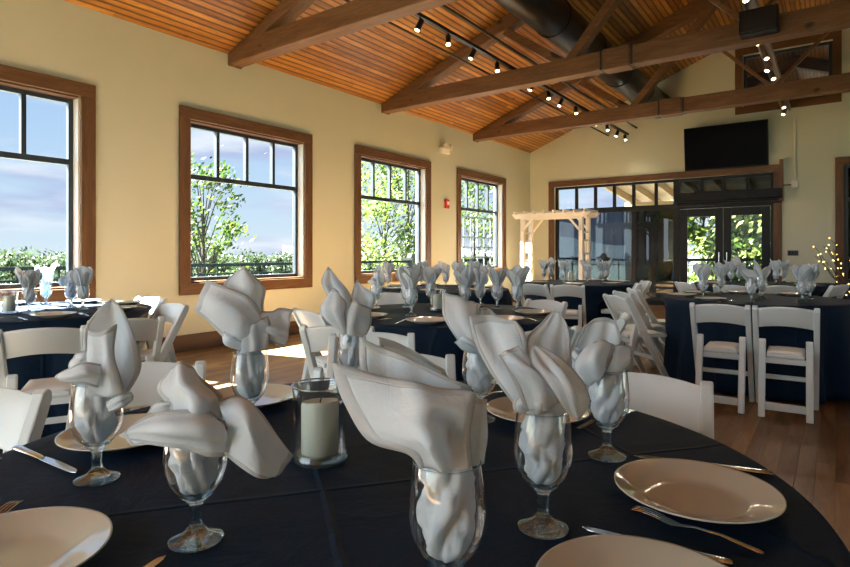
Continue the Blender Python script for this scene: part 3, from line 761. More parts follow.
def goblet(lat, d, label, group):
    p = W(lat, d, TZ_ + .0005)
    if first_gob[0]:
        first_gob[0] = False; GOB.location = p; tag(GOB, label, None, group); return GOB
    return dup(GOB, p, random.uniform(0, 6), label, group)

# ------------------------------------------------------------------ napkins folded like flowers in the goblets
def cat(p0, p1, p2, p3, t):
    return 0.5 * ((2 * p1) + (p2 - p0) * t + (2 * p0 - 5 * p1 + 4 * p2 - p3) * t * t + (3 * p1 - p0 - 3 * p2 + p3) * t ** 3)
def spline(pts, n):
    m = len(pts); out = []
    ext = [pts[0] * 2 - pts[1]] + pts + [pts[-1] * 2 - pts[-2]]
    for k in range(n):
        s = k / (n - 1) * (m - 1); i = min(int(s), m - 2); out.append(cat(ext[i], ext[i + 1], ext[i + 2], ext[i + 3], s - i))
    return out
def inner_r(z):
    prof = [(.010, .066), (.0265, .074), (.0330, .082), (.0385, .092), (.0420, .105), (.0435, .118), (.0430, .134), (.0413, .152), (.0390, .168), (.0378, .176)]
    for (r0, z0), (r1, z1) in zip(prof, prof[1:]):
        if z0 <= z <= z1: return r0 + (r1 - r0) * (z - z0) / (z1 - z0)
    return prof[-1][0]
NCOL = 23
def napkin_mesh(gx, gd, petals, seed, neck=0.20, slim=0.88):
    """petals: rows from root to tip of (column, row, cm behind) read at the napkin's own distance gd"""
    rnd = random.Random(seed); base = W((gx - 425) / F * gd, gd, TZ_)
    mb = MB(); n = 56; g = []; uvs = []
    o = Vector((rnd.uniform(0, 50), rnd.uniform(0, 50), 0)); k1 = rnd.choice((5, 6, 7)); tw = rnd.choice((-1, 1)) * rnd.uniform(9, 20)
    zs = [0.0715 + (neck - 0.0715) * i / 21 for i in range(22)]
    for i, z in enumerate(zs):
        row = []
        rb = inner_r(z) * slim - 0.0012 if z < .176 else .0338 * (1 - 0.62 * (z - .176) / (neck - .176 + 1e-6))
        for k in range(n):
            a = 2 * math.pi * k / n
            fo = math.sin(k1 * a + tw * z * 6 + 1.5 * noise.noise(Vector((math.cos(a), math.sin(a), z * 22)) + o))
            w = 1 - 0.25 * (0.5 - 0.5 * fo) ** 1.5 - 0.30 * abs(noise.noise(Vector((math.cos(a) * 1.4, math.sin(a) * 1.4, z * 26)) + o)) - 0.16 * (1 - abs(noise.noise(Vector((math.cos(a) * 2.2, math.sin(a) * 2.2, z * 42)) + o + Vector((5, 5, 5))))) ** 6
            r = rb * w; row.append((r * math.cos(a), r * math.sin(a), z))
        g.append(row); uvs.append([(0.5, 0.45)] * n)
    c0 = mb.grid(g, uvs, close=True); mb.f.append([c0 + k for k in range(n - 1, -1, -1)]); mb.f.append([c0 + 21 * n + k for k in range(n)])
    for pi, rows in enumerate(petals):
        nc = max(len(r) for r in rows)
        P = []
        for r in rows:
            pts = []
            for (x, y, w) in r:
                d = gd + w / 100; q = W((x - 425) / F * d, d, EYE - (y - HOR) / F * d) - base; pts.append(q)
            P.append(spline(pts, NCOL))
        nu = 27
        colsp = [spline([P[i][j] for i in range(len(P))], nu) for j in range(NCOL)]
        nf = rnd.choice((1.5, 2.0, 2.5)); ph = rnd.uniform(0, 6.28); bend = rnd.uniform(-.25, .25)
        gr = []; uv = []
        for i in range(nu):
            row = []; ur = []
            for j in range(NCOL):
                q = colsp[j][i].copy(); u = j / (NCOL - 1); v = i / (nu - 1)
                ta = colsp[min(j + 1, NCOL - 1)][i] - colsp[max(j - 1, 0)][i]; tb = colsp[j][min(i + 1, nu - 1)] - colsp[j][max(i - 1, 0)]
                nr = ta.cross(tb)
                if nr.length > 1e-10:
                    nr.normalize(); wdt = min(1.0, (colsp[-1][i] - colsp[0][i]).length / 0.06)
                    wv_ = math.sin(2 * math.pi * nf * (u + bend * v * v) + ph + 1.2 * noise.noise(q * 9 + o))
                    wv_ = math.copysign(abs(wv_) ** 0.8, wv_)
                    amp = 0.0066 * wdt * (0.25 + 0.75 * (1 - v) ** 0.8) * math.sin(math.pi * min(1, v * 2.5 + .15) / 2)
                    q += nr * (amp * wv_ + 0.006 * wdt * (2 * u - 1) ** 4 * math.sin(5 * v + ph) * v)
                am = 0.0045 * (0.35 + math.sin(math.pi * u)) 
                nv = Vector((noise.noise(q * 16 + o), noise.noise(q * 16 + o + Vector((7, 3, 1))), 0.5 * noise.noise(q * 16 + o + Vector((1, 9, 4)))))
                q += nv * am + nv.normalized() * 0.0 
                # never dip into the table, never reach through the glass below the rim
                q.z = max(q.z, 0.012); row.append(q); ur.append((u, v))
            gr.append(row); uv.append(ur)
        b0 = mb.grid(gr, uv)
        mb.f.append([c0 + 21 * n, b0 + NCOL // 2, b0 + NCOL // 2 + 1])
    me_o = mb.build('napkin', M['napkin'], smooth=True, angle=180, fix=False)
    md = me_o.modifiers.new('thick', 'SOLIDIFY'); md.thickness = 0.0014; md.offset = 0
    me_o.location = W((gx - 425) / F * gd, gd, TZ_ + .0005)
    return me_o

FRONT = [
 # gx, d, petals
 (97, 1.023, [
  [[(88,394,1),(105,397,2),(128,394,1)],[(84,362,2),(110,362,4),(143,368,1)],[(84,330,2),(108,335,4.5),(138,341,2)],[(97,312,2),(110,312,3.2),(126,315,2.5)],[(111,300.5,2),(113.5,299,2),(116,302,2)]],
  [[(84,394,-2.5),(103,397,-3.5),(125,394,-3)],[(89,374,-3),(103,373,-4.8),(121,378,-3)],[(87,352,-1.6),(101,350,-3.6),(114,352,-3)],[(86,329,-1.2),(99,333,-3),(116,324,-2)]],
  [[(101,364,-4),(100,376,-5.2),(98,387,-4)],[(84,361,-5),(84,374,-7),(84,384,-5)],[(70,369,-5),(69,377,-6.2),(70,383,-5)],[(57.5,375,-4.5),(57,377.5,-4.5),(59,380.5,-4.5)]],
  [[(106,402,-3.6),(108,409,-4.4),(110,414,-3.6)],[(118,396,-4.2),(121,402,-5.2),(124,408,-4.2)],[(131,393,-2.2),(132.5,396,-2.5),(132,400,-2.2)]],
  [[(88,388,0),(92,378,0),(96,366,1)],[(74,374,-1),(82,362,-2),(92,352,1)],[(69,367,-.5),(73,358,-.5),(79,352,0)]]], 0.21),
 (196, 0.807, [
  [[(205,411,-2.5),(222,430,-5),(224,457,-5)],[(186,407,-3),(201,428,-7.5),(206,459,-6)],[(165,409,-3),(172,428,-7.5),(178,450,-6)],[(146,417,-3),(147,430,-5.5),(150,444,-5)],[(122,434.5,-4),(121.5,436,-4),(123,438,-4)]],
  [[(178,418,1),(182,430,-1),(184,442,-2)],[(152,418,2),(155,432,.5),(156,446,-1)],[(124,436,1),(126,441,.5),(131,446,0)]],
  [[(174,414,-1),(178,408,0),(182,402,0)],[(160,414,0),(162,406,-1.5),(172,401,0)],[(147,414,-1),(152,406,-.5),(161,400,0)]],
  [[(172,414,-1),(195,417,-3),(222,418,-1)],[(172,402,0),(196,399,-4.2),(222,402,0)],[(161,388,1),(182,385,-2.8),(208,388,1)],[(167,375,1.5),(182,373,-.5),(200,377,2)],[(170,369,2),(184,361,2.5),(196,369,3)]],
  [[(218,400,-1),(222,425,-4),(224,453,-3)],[(240,396,0),(243,425,-6.5),(243,465,-4)],[(260,410,0),(256,440,-6.5),(258,475,-4)],[(279,436,0),(271,458,-4),(268,479,-3)],[(293,456,-1),(285,467,-2),(276,478,-2.5)]]], 0.20),
 (250, 1.33, [
  [[(264,318,0),(254,338,-3),(238,352,-3)],[(250,299,-2),(242,318,-5.5),(226,343,-3)],[(229,288,-2),(222,306,-4.5),(210,327,-2)],[(207,280,0),(200,295,-1),(194,311,-1)]],
  [[(240,332,1),(254,332,0),(266,326,1)],[(228,298,2),(248,300,0),(264,306,1)],[(224,283,2.5),(246,284,1),(265,287,2)],[(242,267,3),(244,265.5,3),(247,268,3)]],
  [[(260,312,0),(262,326,-2.5),(264,340,0)],[(273,313,1),(272,328,-3.5),(276,346,-1)],[(280,308,1.5),(284,328,-1),(285,348,-1)],[(292,310,0),(290,328,0),(286,348,-.5)]],
  [[(236,354,-3),(252,352,-4.5),(268,348,-3)],[(240,342,-3),(253,334,-5),(270,326,-2.5)],[(246,332,-2.5),(256,322,-4),(268,316,-2)]],
  [[(240,352,-2),(246,346,-3.5),(250,340,-3)],[(226,346,-3),(230,340,-4.5),(236,332,-3.5)],[(222,338,-2),(224,333,-3),(228,329,-2.5)]]], 0.225),
 (447, 0.635, [
  [[(420,468,-3.4),(437,473,-4.6),(452,473,-4.4),(471,469,-3)],[(408,452,-4),(430,452,-8),(448,450,-4.2),(470,448,-3)],[(368,440,-2),(420,430,-7),(446,430,-3.2),(471,430,-3)],[(346,402,0),(404,405,-4.5),(440,408,-5.2),(472,412,-2.5)],[(335.5,362,1),(380,375.5,-1),(425,385,-3),(472,392,-2)]],
  [[(425,462,0),(445,464,0),(471,464,0)],[(385,420,1),(425,420,1),(471,425,0)],[(361,372,2),(410,382,1.5),(471,400,.5)],[(359.5,337.5,3),(404,358,2),(471,387,.5)]],
  [[(430,462,2),(450,462,2.5),(468,462,2)],[(390,392,4),(430,395,4),(460,402,3)],[(378,337,4.5),(405,347,5),(445,370,4)]],
  [[(458,467,1),(473,468,0),(484,464,1)],[(466,432,1),(478,434,-.5),(488,432,1)],[(470,397,1),(480,398,0),(488,400,1)]]], 0.20),
 (543, 0.842, [
  [[(518,408,-1),(530,408,-3),(540,402,-2)],[(505,391,-1),(520,380,-3),(532,372,-2)],[(489,370,0),(508,358,-1),(527,350,-2)],[(476,345,1),(497,338,1),(523,333,-1)],[(468.5,316.5,2),(490,315,2.5),(515,321,0)]],
  [[(535,402,1),(548,404,1),(562,400,1)],[(528,365,2),(546,365,1),(570,372,2)],[(526.5,341,2.5),(547,340,2),(568.5,350,2.5)],[(541,324,3),(553,322,3),(567.5,327,3)],[(554,310,3.5),(556,308.5,3.5),(559,311,3.5)]],
  [[(530,353,-3),(534,347,-2),(541,347,-2)],[(532,366,-5),(545,360,-4),(556,357,-3)],[(545,383,-6),(560,376,-7.5),(573,373,-4)],[(559,399,-6),(572,394,-8),(585,390,-5)],[(569,413,-5),(577,412,-6.2),(589,403,-5)],[(576,418,-5),(578,419,-5),(581,417,-5)]],
  [[(526,411,-4),(545,411,-5.5),(562,402,-4)],[(517,390,-4),(535,380,-6),(552,380,-5)],[(505,368,-4),(520,362,-5.2),(534,364,-4)],[(499.5,355.5,-3),(507,350,-3.5),(517,346.5,-3)]],
  [[(516,412,-2.5),(540,415,-4.6),(568,412,-2.5)],[(514,403,-2.5),(542,404,-5.4),(572,401,-2)],[(518,393,-2),(545,396,-4),(570,390,-1)]]], 0.20),
 (607, 1.139, [
  [[(590,377,0),(605,377,1),(618,374,0)],[(574,360,1),(600,350,2),(622,352,1)],[(575,341,1),(598,335,2),(621,340,1)],[(583,326,1),(600,318,1.5),(615,321,1)]],
  [[(588,387,-3),(598,380,-4.8),(607,370,-3)],[(575,369,-3),(592,362,-6),(611,358,-3)],[(580,354,-3),(596,348,-5),(615,346,-2.5)],[(592,343,-2.5),(601,340.5,-3),(614,343,-2)]],
  [[(600,374,-2),(602,362,-2),(606,352,-1.5)],[(616,375,-3),(618,360,-4),(618,345,-1.5)],[(628,369,-2),(632,357,-2),(630,346,-1)]],
  [[(592,380,-1),(588,370,-1),(586,358,0)],[(574,372,-2),(576,360,-2.5),(580,350,-1)],[(568,362,-1.5),(569,355,-2),(574,347,-1)]]], 0.205),
 (480, 1.39, [
  [[(466,352,-3),(478,354,-4),(490,352,-3)],[(455,334,-3),(468,332,-5.5),(484,335,-3)],[(444,316,-2),(460,314,-4.5),(481,318,-2)],[(442,302,-1),(458,302,-2),(480,307,-1)],[(443,291.5,0),(458,297,0),(480,303.5,0)]],
  [[(470,353,-3.6),(478,348,-4.6),(480,340,-4)],[(461,348,-4),(466,341,-5.4),(472,334,-4)],[(454,343,-4),(459,338,-4.5),(465,331,-3.5)]],
  [[(474,347,2),(485,347,2),(491,347,2)],[(477,325,2),(487,325,3),(496,325,2)],[(480,308,2),(488,309,2.5),(497,316,2)]]], 0.20),
 (352, 1.70, [
  [[(342,327,1),(350,325,2),(356,322,2)],[(326,294,1),(338,296,1.5),(350,294,2)],[(321,281,1),(331,282,1.8),(340,281,2)],[(328,267.5,1),(329,266.5,1),(330,268.5,1)]],
  [[(342,335,-2),(346,335,-3),(351,333,-2)],[(324,320,-2),(334,318,-5.5),(346,318,-4)],[(320.5,307,-2),(332,304,-5.5),(347,304,-4)],[(332.5,289.5,-2),(334.5,288.5,-3),(340,294,-3)]],
  [[(346,334,-3),(355,337,-4.6),(366,335,-3)],[(346,316,-4),(357,318,-6.5),(370,322,-3)],[(352,299,-3),(361,304,-4.5),(371.5,308,-2)]],
  [[(350,327,2),(360,327,3),(366,324,2)],[(351,299,2),(362,300,3),(376,297,2)],[(356,280.5,2),(357,279.5,2),(359,283,2)]]], 0.205),
]
GL = ['goblet left of the bow-shaped napkin, beside the short knife', 'front left goblet under the bow-shaped napkin, nearest to the left plate',
      'goblet standing in front of the second window, behind the bow-shaped napkin', 'nearest goblet, cut by the bottom edge, right of the candle',
      'goblet under the four-petal napkin, left of the two right plates', 'goblet before the white chair at the right edge of the front table',
      'goblet half hidden behind the left petal of the four-petal napkin', 'goblet at the back of the front table behind the nearest napkin']
NL = ['grey napkin with one tall leaf point, beside the short knife at left', 'napkin drooping both ways like a bow over the front left goblet',
      'napkin spread in two square corners before the second window', 'biggest nearest napkin, a wide pleated fan leaning left',
      'white napkin opened in four petals, one drooping right', 'rounded bud-shaped napkin before the white chair at right',
      'napkin folded to a beak pointing left, partly behind the four-petal napkin', 'grey tulip-shaped napkin behind the nearest napkin, under the third window']
NAP = []
for i, (gx, gd, pet, nk) in enumerate(FRONT):
    lat = (gx - 425) / F * gd
    goblet(lat, gd, 'stemmed clear ' + GL[i], 'goblets on the front table')
    o = napkin_mesh(gx, gd, pet, 20 + i, nk); NAP.append(o); tag(o, NL[i], 'napkin', 'napkins in goblets on the front table')
# several petals open all round for the farther tables
def bloom(seed, npet, hgt, spread):
    rnd = random.Random(seed); pets = []
    gx, gd = 425.0, 2.0; s = F / gd * 0.01      # 1 cm in units at 2 m
    zr = HOR + (EYE - TZ_ - .172) / gd * F
    for k in range(npet):
        a = 2 * math.pi * k / npet + rnd.uniform(-.3, .3); h = hgt * rnd.uniform(.65, 1.1); sp = spread * rnd.uniform(.5, 1.2); wd_ = rnd.uniform(4.4, 6.2)
        rows = []
        for (u, r, hh, w) in ((0, 1.4, -0.5, .5), (.35, 2.8, .32 * h, 1.0), (.7, 2.8 + sp * .5, .68 * h, 1.05), (.9, 2.8 + sp * .85, .9 * h, .55), (1, 2.8 + sp, h, .08)):
            row = []
            for j in (-1, 0, 1):
                rr = r + (1.0 if j else -0.2) * -.5 * u
                cx = rr * math.cos(a) - j * wd_ * w * math.sin(a); cy = rr * math.sin(a) + j * wd_ * w * math.cos(a)
                row.append((gx + cx * s, zr - hh * s, cy))
            rows.append(row)
        pets.append(rows)
    return napkin_mesh(gx, gd, pets, seed, 0.205)
BLOOM = [bloom(101, 5, 15.5, 5.2), bloom(102, 6, 14.0, 6.0), bloom(103, 4, 17.0, 4.6), bloom(104, 5, 14.5, 6.6)]
POOL = [(b, 0.0) for b in BLOOM]
used_bloom = set()

ORD = ['first', 'second', 'third', 'fourth', 'fifth', 'sixth', 'seventh', 'eighth', 'ninth']
GPOS = {
 'middle': [(376, 4.22), (406, 4.28), (411, 3.71), (431, 4.40), (465, 4.05), (480, 4.42), (497, 4.20), (517, 4.05)],
 'rear': [(388, 6.55), (421, 6.9), (446, 6.75), (459, 6.3), (474, 6.75)],
 'window': [(29, 3.87), (46, 4.45), (71, 4.28), (83, 4.14)],
 'arbor': [(544, 8.2), (551, 8.4), (564, 7.8), (587, 7.65), (602, 7.75), (607, 8.2)],
 'right': [(703, 5.1), (721, 5.75), (751, 4.74), (762, 5.15), (802, 4.78), (810, 5.08)],
 'doors': [(731, 7.5), (739, 7.85), (776, 7.45), (784, 7.9)],
}
GOBL = {k: [((px - 425) / F * d, d) for (px, d) in v] for k, v in GPOS.items()}
cnt = 0
for tb, lst in GPOS.items():
    nn = len(lst)
    for k, (px, d) in enumerate(lst):
        lat = (px - 425) / F * d
        od = ORD[k] + ' from left'
        goblet(lat, d, 'stemmed goblet on the %s, %s' % (TNAME[tb], od), 'goblets on the ' + TNAME[tb])
        src = BLOOM[cnt % 4] if (cnt * 7) % 5 else (NAP[(cnt * 3) % 8])
        p = W(lat, d, TZ_ + .0005); lb = 'napkin in the %s goblet on the %s' % (od, TNAME[tb])
        if src in BLOOM and src not in used_bloom:
            used_bloom.add(src); o = src; o.location = p; tag(o, lb, 'napkin', 'napkins in goblets on the ' + TNAME[tb]); o.rotation_euler = (0, 0, random.uniform(0, 6))
        else:
            o = src.copy(); COL.objects.link(o); o.location = p; o.rotation_euler = (0, 0, random.uniform(0, 6) if src in BLOOM else random.uniform(-.6, .6))
            tag(o, lb, 'napkin', 'napkins in goblets on the ' + TNAME[tb])
        cnt += 1

# ------------------------------------------------------------------ plates
def plate_proto():
    b_ = MB()
    b_.lathe([(r_ * 0.93, z_) for (r_, z_) in [(.0005, .0030), (.060, .0032), (.080, .0038), (.087, .0068), (.098, .0112), (.115, .0180), (.1335, .0235), (.1370, .0245), (.1372, .0225), (.134, .0205), (.115, .0140), (.098, .0065), (.084, .0012), (.080, .0), (.074, .0), (.072, .0015), (.0005, .0015)]], 72, closed_top=True)
    return b_.build('dinner_plate', M['plate'], smooth=True, angle=180)
PL = plate_proto(); first_pl = [True]
def plate(lat, d, label, group):
    p = W(lat, d, TZ_ + .0006)
    if first_pl[0]: first_pl[0] = False; o = PL
    else: o = PL.copy(); COL.objects.link(o)
    o.location = p; return tag(o, label, 'plate', group)
for (lat, d, lb) in ((0.447, 0.937, 'cream dinner plate at right, whole, behind the fork'), (0.254, 0.648, 'cream dinner plate cut by the bottom edge at right'),
                     (-0.550, 0.734, 'cream dinner plate in the lower left corner'), (-0.655, 1.235, 'cream plate behind the napkin with one tall leaf point'),
                     (-0.475, 1.55, 'cream plate under the goblet that stands before the second window'), (0.28, 1.41, 'cream plate hidden behind the four-petal napkin')):
    plate(lat, d, lb, 'plates on the front table')

# ------------------------------------------------------------------ cutlery
def knife_proto():
    t = thing('dinner_knife', 'knife', 'knife')
    b_ = MB(); n = 12; up = []; lo_ = []
    for i in range(n + 1):
        u = i / n; y = 0.0 + 0.125 * u
        w = 0.0085 + .002 * math.sin(math.pi * min(1, u * 1.1)) if u < .8 else 0.0092 * math.sqrt(max(0, 1 - ((u - .8) / .2) ** 2))
        up.append((w * .6, y)); lo_.append((-w * 1.0, y))
    b_.prism(lo_ + up[::-1], 'z', .0022, .0038); b_.build('blade', M['steel'], t, bevel=0.0006)
    b_ = MB(); g = []
    for (y, w, h) in ((.004, .0045, .0040), (-.006, .0062, .0060), (-.05, .0072, .0066), (-.085, .0085, .0068), (-.100, .0080, .0062), (-.104, .0040, .0035)):
        g.append([(w * math.cos(a), y, .0040 + h * .55 * math.sin(a)) for a in [2 * math.pi * k / 12 for k in range(12)]])
    b0 = b_.grid(g, close=True); b_.f.append([b0 + k for k in range(12)]); b_.f.append([b0 + 60 + k for k in range(12)]); b_.build('handle', M['steel'], t, smooth=True)
    return t
def fork_proto():
    t = thing('dinner_fork', 'fork', 'fork')
    def zc(y): return 0.003 + 0.011 * max(0, (y - .0) / .09) ** 1.0 * (1 if y > 0 else 0) - (0.010 * max(0, (y - .055) / .045) if y > .055 else 0) + (0.010 * min(1, max(0, -y) / .05) if y < 0 else 0) * (1 - min(1, max(0, -y - .05) / .10)) 
    b_ = MB(); g = []
    for (y, w, h) in ((.028, .0105, .0018), (.018, .0118, .002), (.006, .0105, .0022), (-.006, .0052, .0026), (-.03, .0034, .003), (-.07, .0042, .0028), (-.11, .0066, .0024), (-.126, .0068, .0022), (-.133, .0036, .0016)):
        g.append([(w * math.cos(a), y, zc(y) + h * math.sin(a) * .7) for a in [2 * math.pi * k / 12 for k in range(12)]])
    b0 = b_.grid(g, close=True); b_.f.append([b0 + k for k in range(12)]); b_.f.append([b0 + 8 * 12 + k for k in range(12)]); b_.build('handle', M['steel'], t, smooth=True)
    for k in range(4):
        x = (-1.5 + k) * .0068; b_ = MB()
        b_.tube([(x * .95, .024, zc(.024)), (x, .045, zc(.045)), (x, .06, zc(.06)), (x * .98, .073, zc(.073)), (x * .96, .079, zc(.079))], [.0017, .0016, .0015, .0012, .0006], 6); b_.build('tine', M['steel'], t, smooth=True)
    return t
KN, FK = knife_proto(), fork_proto(); first_c = {KN: True, FK: True}
def cutlery(proto, lat, d, dirv, label, group, z=TZ_ + .0008):
    f = Vector(dirv).normalized(); wv = Vector((f.x * CY - f.y * SY, f.x * SY + f.y * CY)); rz = math.atan2(wv.y, wv.x) - math.pi / 2
    p = W(lat, d, z)
    if first_c[proto]:
        first_c[proto] = False; o = proto; o.location = p; o.rotation_euler = (0, 0, rz); tag(o, label, None, group); return o
    return dup(proto, p, rz, label, group)
def tp(px, py, z=TZ_):                 # spot on the table top
    d = (EYE - z) * F / (py - HOR); return Vector(((px - 425) / F * d, d))
def lay(proto, tip, tail, k, label, frac):
    a, b = tp(*tip), tp(*tail); dv = a - b; hd, ln = (0.125, 0.229) if proto is KN else (0.079, 0.212)
    k_ = min(1.1, max(.86, dv.length / ln)); o = a - dv.normalized() * hd * k_
    q = cutlery(proto, o.x, o.y, dv, label, 'cutlery on the front table'); q.scale = (k_, k_, k_); return q
lay(KN, (76, 475), (15, 449), 0, 'steel dinner knife at left, beside the goblet with the tall leaf napkin', 0.47)
lay(FK, (633, 512), (764, 557), 0, 'steel fork lying between the two right plates', 0.61)
lay(KN, (582, 529), (680, 553), 0, 'steel knife with blade tip showing above the plate cut by the bottom edge', 0.5)
lay(KN, (634, 457), (773, 476), 0, 'steel knife running behind the whole right plate', 0.47)
lay(FK, (18, 505), (-60, 560), 0, 'steel fork with tine tips above the lower left plate', 0.61)
lay(KN, (166, 558), (80, 620), 0, 'steel knife tip at the bottom edge below the bow-shaped napkin', 0.47)
lay(KN, (462, 421), (514, 403), 0, 'dark reflecting knife left of the four-petal napkin, nearer of two', 0.5)
lay(FK, (462, 409), (502, 393), 0, 'fork left of the four-petal napkin, farther of two', 0.6)
lay(FK, (632, 413), (575, 432), 0, 'fork tip showing right of the bud-shaped napkin goblet', 0.61)

# settings of the farther tables
def ring(tb, n, cut):
    cx, cy = TAB[tb]; gs = GOBL[tb]; best = None
    for q in range(60):
        off = 2 * math.pi / n * q / 60
        pts = [(cx + .60 * math.cos(off + 2 * math.pi * k / n), cy + .60 * math.sin(off + 2 * math.pi * k / n), off + 2 * math.pi * k / n) for k in range(n)]
        m = sum(max(0, .18 - min(math.hypot(x - a, y - b) for a, b in gs)) for x, y, _ in pts)
        if best is None or m < best[0]: best = (m, pts)
    pts = [p for p in best[1] if min(math.hypot(p[0] - a, p[1] - b) for a, b in gs) > .178]
    pts.sort(key=lambda p: p[0] / p[1])
    for k, (x, y, a) in enumerate(pts):
        plate(x, y, 'cream dinner plate on the %s, %s from left' % (TNAME[tb], ORD[k]), 'plates on the ' + TNAME[tb])
        if cut:
            for s, pr, nm in ((1, FK, 'fork'), (-1, KN, 'knife')):
                tx, ty = -math.sin(a) * s, math.cos(a) * s
                px_, py_ = x + tx * .163, y + ty * .163
                if math.hypot(px_ - cx, py_ - cy) > .66 or min(math.hypot(px_ - g0, py_ - g1) for g0, g1 in gs) < .13: continue
                cutlery(pr, px_, py_, (cx - x, cy - y), 'steel %s beside the %s plate from left on the %s' % (nm, ORD[k], TNAME[tb]), 'cutlery on the ' + TNAME[tb])
ring('middle', 8, True); ring('window', 8, True); ring('rear', 7, False); ring('right', 8, True); ring('arbor', 7, False); ring('doors', 6, False)

# ------------------------------------------------------------------ candle in glass cylinder
def candle_proto():
    t = thing('candle_holder', 'candle', 'candle holder')
    b_ = MB(); b_.lathe([(.0005, .0), (.050, .0), (.0545, .003), (.0555, .010), (.0525, .016), (.0515, .030), (.0510, .090), (.0525, .130), (.0555, .150), (.0535, .150), (.0505, .130), (.0490, .090), (.0492, .030), (.0480, .018), (.0005, .015)], 48)
    b_.build('glass_base', M['bowl_glass'], t, smooth=True, angle=60)
    b_ = MB(); b_.lathe([(.0005, .0), (.049, .0), (.0535, .003), (.0545, .008), (.052, .0135), (.0005, .0138)], 48); b_.build('foot', M['glass'], t, smooth=True)
    b_ = MB(); b_.lathe([(.0540, .149), (.0550, .1505), (.0558, .149), (.0550, .1475), (.0540, .149)], 48, closed_top=False, closed_bot=False); b_.build('rim', M['glass'], t, smooth=True, angle=180)
    return t
CN = candle_proto()
def wax_proto():
    b_ = MB(); n = 40; g = []
    for (r, z) in ((.0005, .0), (.034, .0), (.0365, .002), (.0365, .05), (.0365, .096), (.0345, .1005), (.030, .0985), (.015, .095), (.0005, .094)):
        g.append([(r * math.cos(2 * math.pi * k / n), r * math.sin(2 * math.pi * k / n), z + (.004 * math.sin(2 * math.pi * k / n + 2) if z > .09 and r > .03 else 0)) for k in range(n)])
    b0 = b_.grid(g, close=True); o = b_.build('pillar_candle', M['wax'], smooth=True, angle=60)
    w_ = MB(); w_.tube([(0, 0, .093), (.001, 0, .1), (.003, .001, .106)], .0013, 6); w_.build('wick', M['wick'], o)
    return o
WX = wax_proto()
fc = [True]
for (px, d, where) in ((320, 1.122, 'front table'), (438, 4.02, 'middle table'), (9, 3.85, 'left window table'), (572, 8.1, 'far table by the white arbor'), (511, 6.55, '')):
    if not where: continue
    p = ray(px, d, TZ_ + .0006)
    if fc[0]: o, w = CN, WX; fc[0] = False; o.location = p
    else: o = dup(CN, p, 0); w = dup(WX, p, 0)
    w.location = p + Vector((0, 0, .0165))
    tag(o, 'clear glass cylinder candle holder on the ' + where, None, 'candle holders on tables')
    tag(w, 'ivory pillar candle inside the glass cylinder on the ' + where, 'candle', 'candles on tables')

# ------------------------------------------------------------------ chairs
def to(tb, lat, d): return (TAB[tb][0] - lat, TAB[tb][1] - d)
GA = 'chairs around the front table'; GB = 'chairs around the middle table'; GC = 'chairs around the left window table'
GD = 'chairs around the right table'; GE = 'chairs around the far table by the arbor'; GF = 'chairs around the far table by the doors'
chair(-1.245, 1.575, (.03, -1), 'white folding chair cut by the left edge, close behind the short knife', GA)
chair(-0.965, 1.94, (.3, -.95), 'white folding chair back between the leaf-point napkin and the bow-shaped napkin', GA)
chair(-0.09, 2.12, (0.02, -1), 'white folding chair hidden behind the nearest fan napkin, one post top showing', GA)
chair(0.67, 1.76, (-.44, -.9), 'white folding chair at right edge of the front table, behind the bud napkin', GA)
chair(-0.465, 2.95, (.20, .98), 'white folding chair back left of the tulip-shaped napkin, before the sunlit floor', GB)
chair(-0.25, 2.68, (.05, -1), 'white folding chair back right of the tulip-shaped napkin, its post top showing', GB)
chair(0.62, 2.85, to('middle', .62, 2.85), 'white folding chair seen between the four-petal and the bud napkin', GB)
chair(1.22, 3.45, to('middle', 1.22, 3.45), 'white folding chair at the right of the middle table, above the bud napkin', GB)
chair(0.98, 4.55, to('middle', .98, 4.55), 'white folding chair on the far right side of the middle table', GB)
chair(-0.78, 3.75, (.75, .65), 'shaded folding chair left of the middle table, by the sunlit floor', GB)
chair(-0.35, 5.40, to('middle', -.35, 5.4), 'folding chair beyond the middle table, in front of the rear table', GB)
chair(-1.94, 2.87, (-.45, .89), 'white folding chair at far left, back toward us, at the left window table', GC)
chair(-1.72, 3.28, (-.6, .75), 'white folding chair half hidden by the leaf-point napkin, at the left window table', GC)
chair(-2.33, 4.85, to('window', -2.33, 4.85), 'white folding chair behind the right end of the left window table', GC)
chair(-1.88, 4.25, (-.62, -.78), 'white folding chair side on, right of the left window table', GC)
chair(2.18, 4.20, (.555, .832), 'left one of the two white folding chairs standing before the right table', GD)
chair(2.52, 3.965, (.555, .832), 'right one of the two white folding chairs standing before the right table', GD)
chair(1.70, 5.08, (.97, .2), 'white folding chair side on at the left of the right table, nearest of its row', GD)
chair(1.93, 5.55, (.97, .1), 'white folding chair at the left of the right table, second of its row', GD)
chair(2.20, 6.02, (.97, -.1), 'white folding chair at the left of the right table, farthest of its row', GD)
chair(4.02, 4.85, (-1, .1), 'white folding chair cut by the right edge, at the right table', GD)
chair(1.31, 6.97, to('arbor', 1.35, 6.95), 'left one of two white folding chairs before the far table by the arbor', GE)
chair(1.69, 6.74, to('arbor', 1.69, 6.74), 'right one of two white folding chairs before the far table by the arbor', GE)
chair(2.66, 7.05, (-.95, .28), 'white folding chair side on at the right of the arbor table, nearer one', GE)
chair(3.02, 7.72, (-1, .1), 'white folding chair at the right of the arbor table, farther one', GE)
chair(3.62, 6.70, to('doors', 3.62, 6.7), 'left one of two white folding chairs seen beyond the right table', GF)
chair(4.12, 6.58, to('doors', 4.12, 6.58), 'right one of two white folding chairs seen beyond the right table', GF)
chair(3.35, 7.35, (1, .1), 'white folding chair seen against the left door leaf, at the doors table', GF)
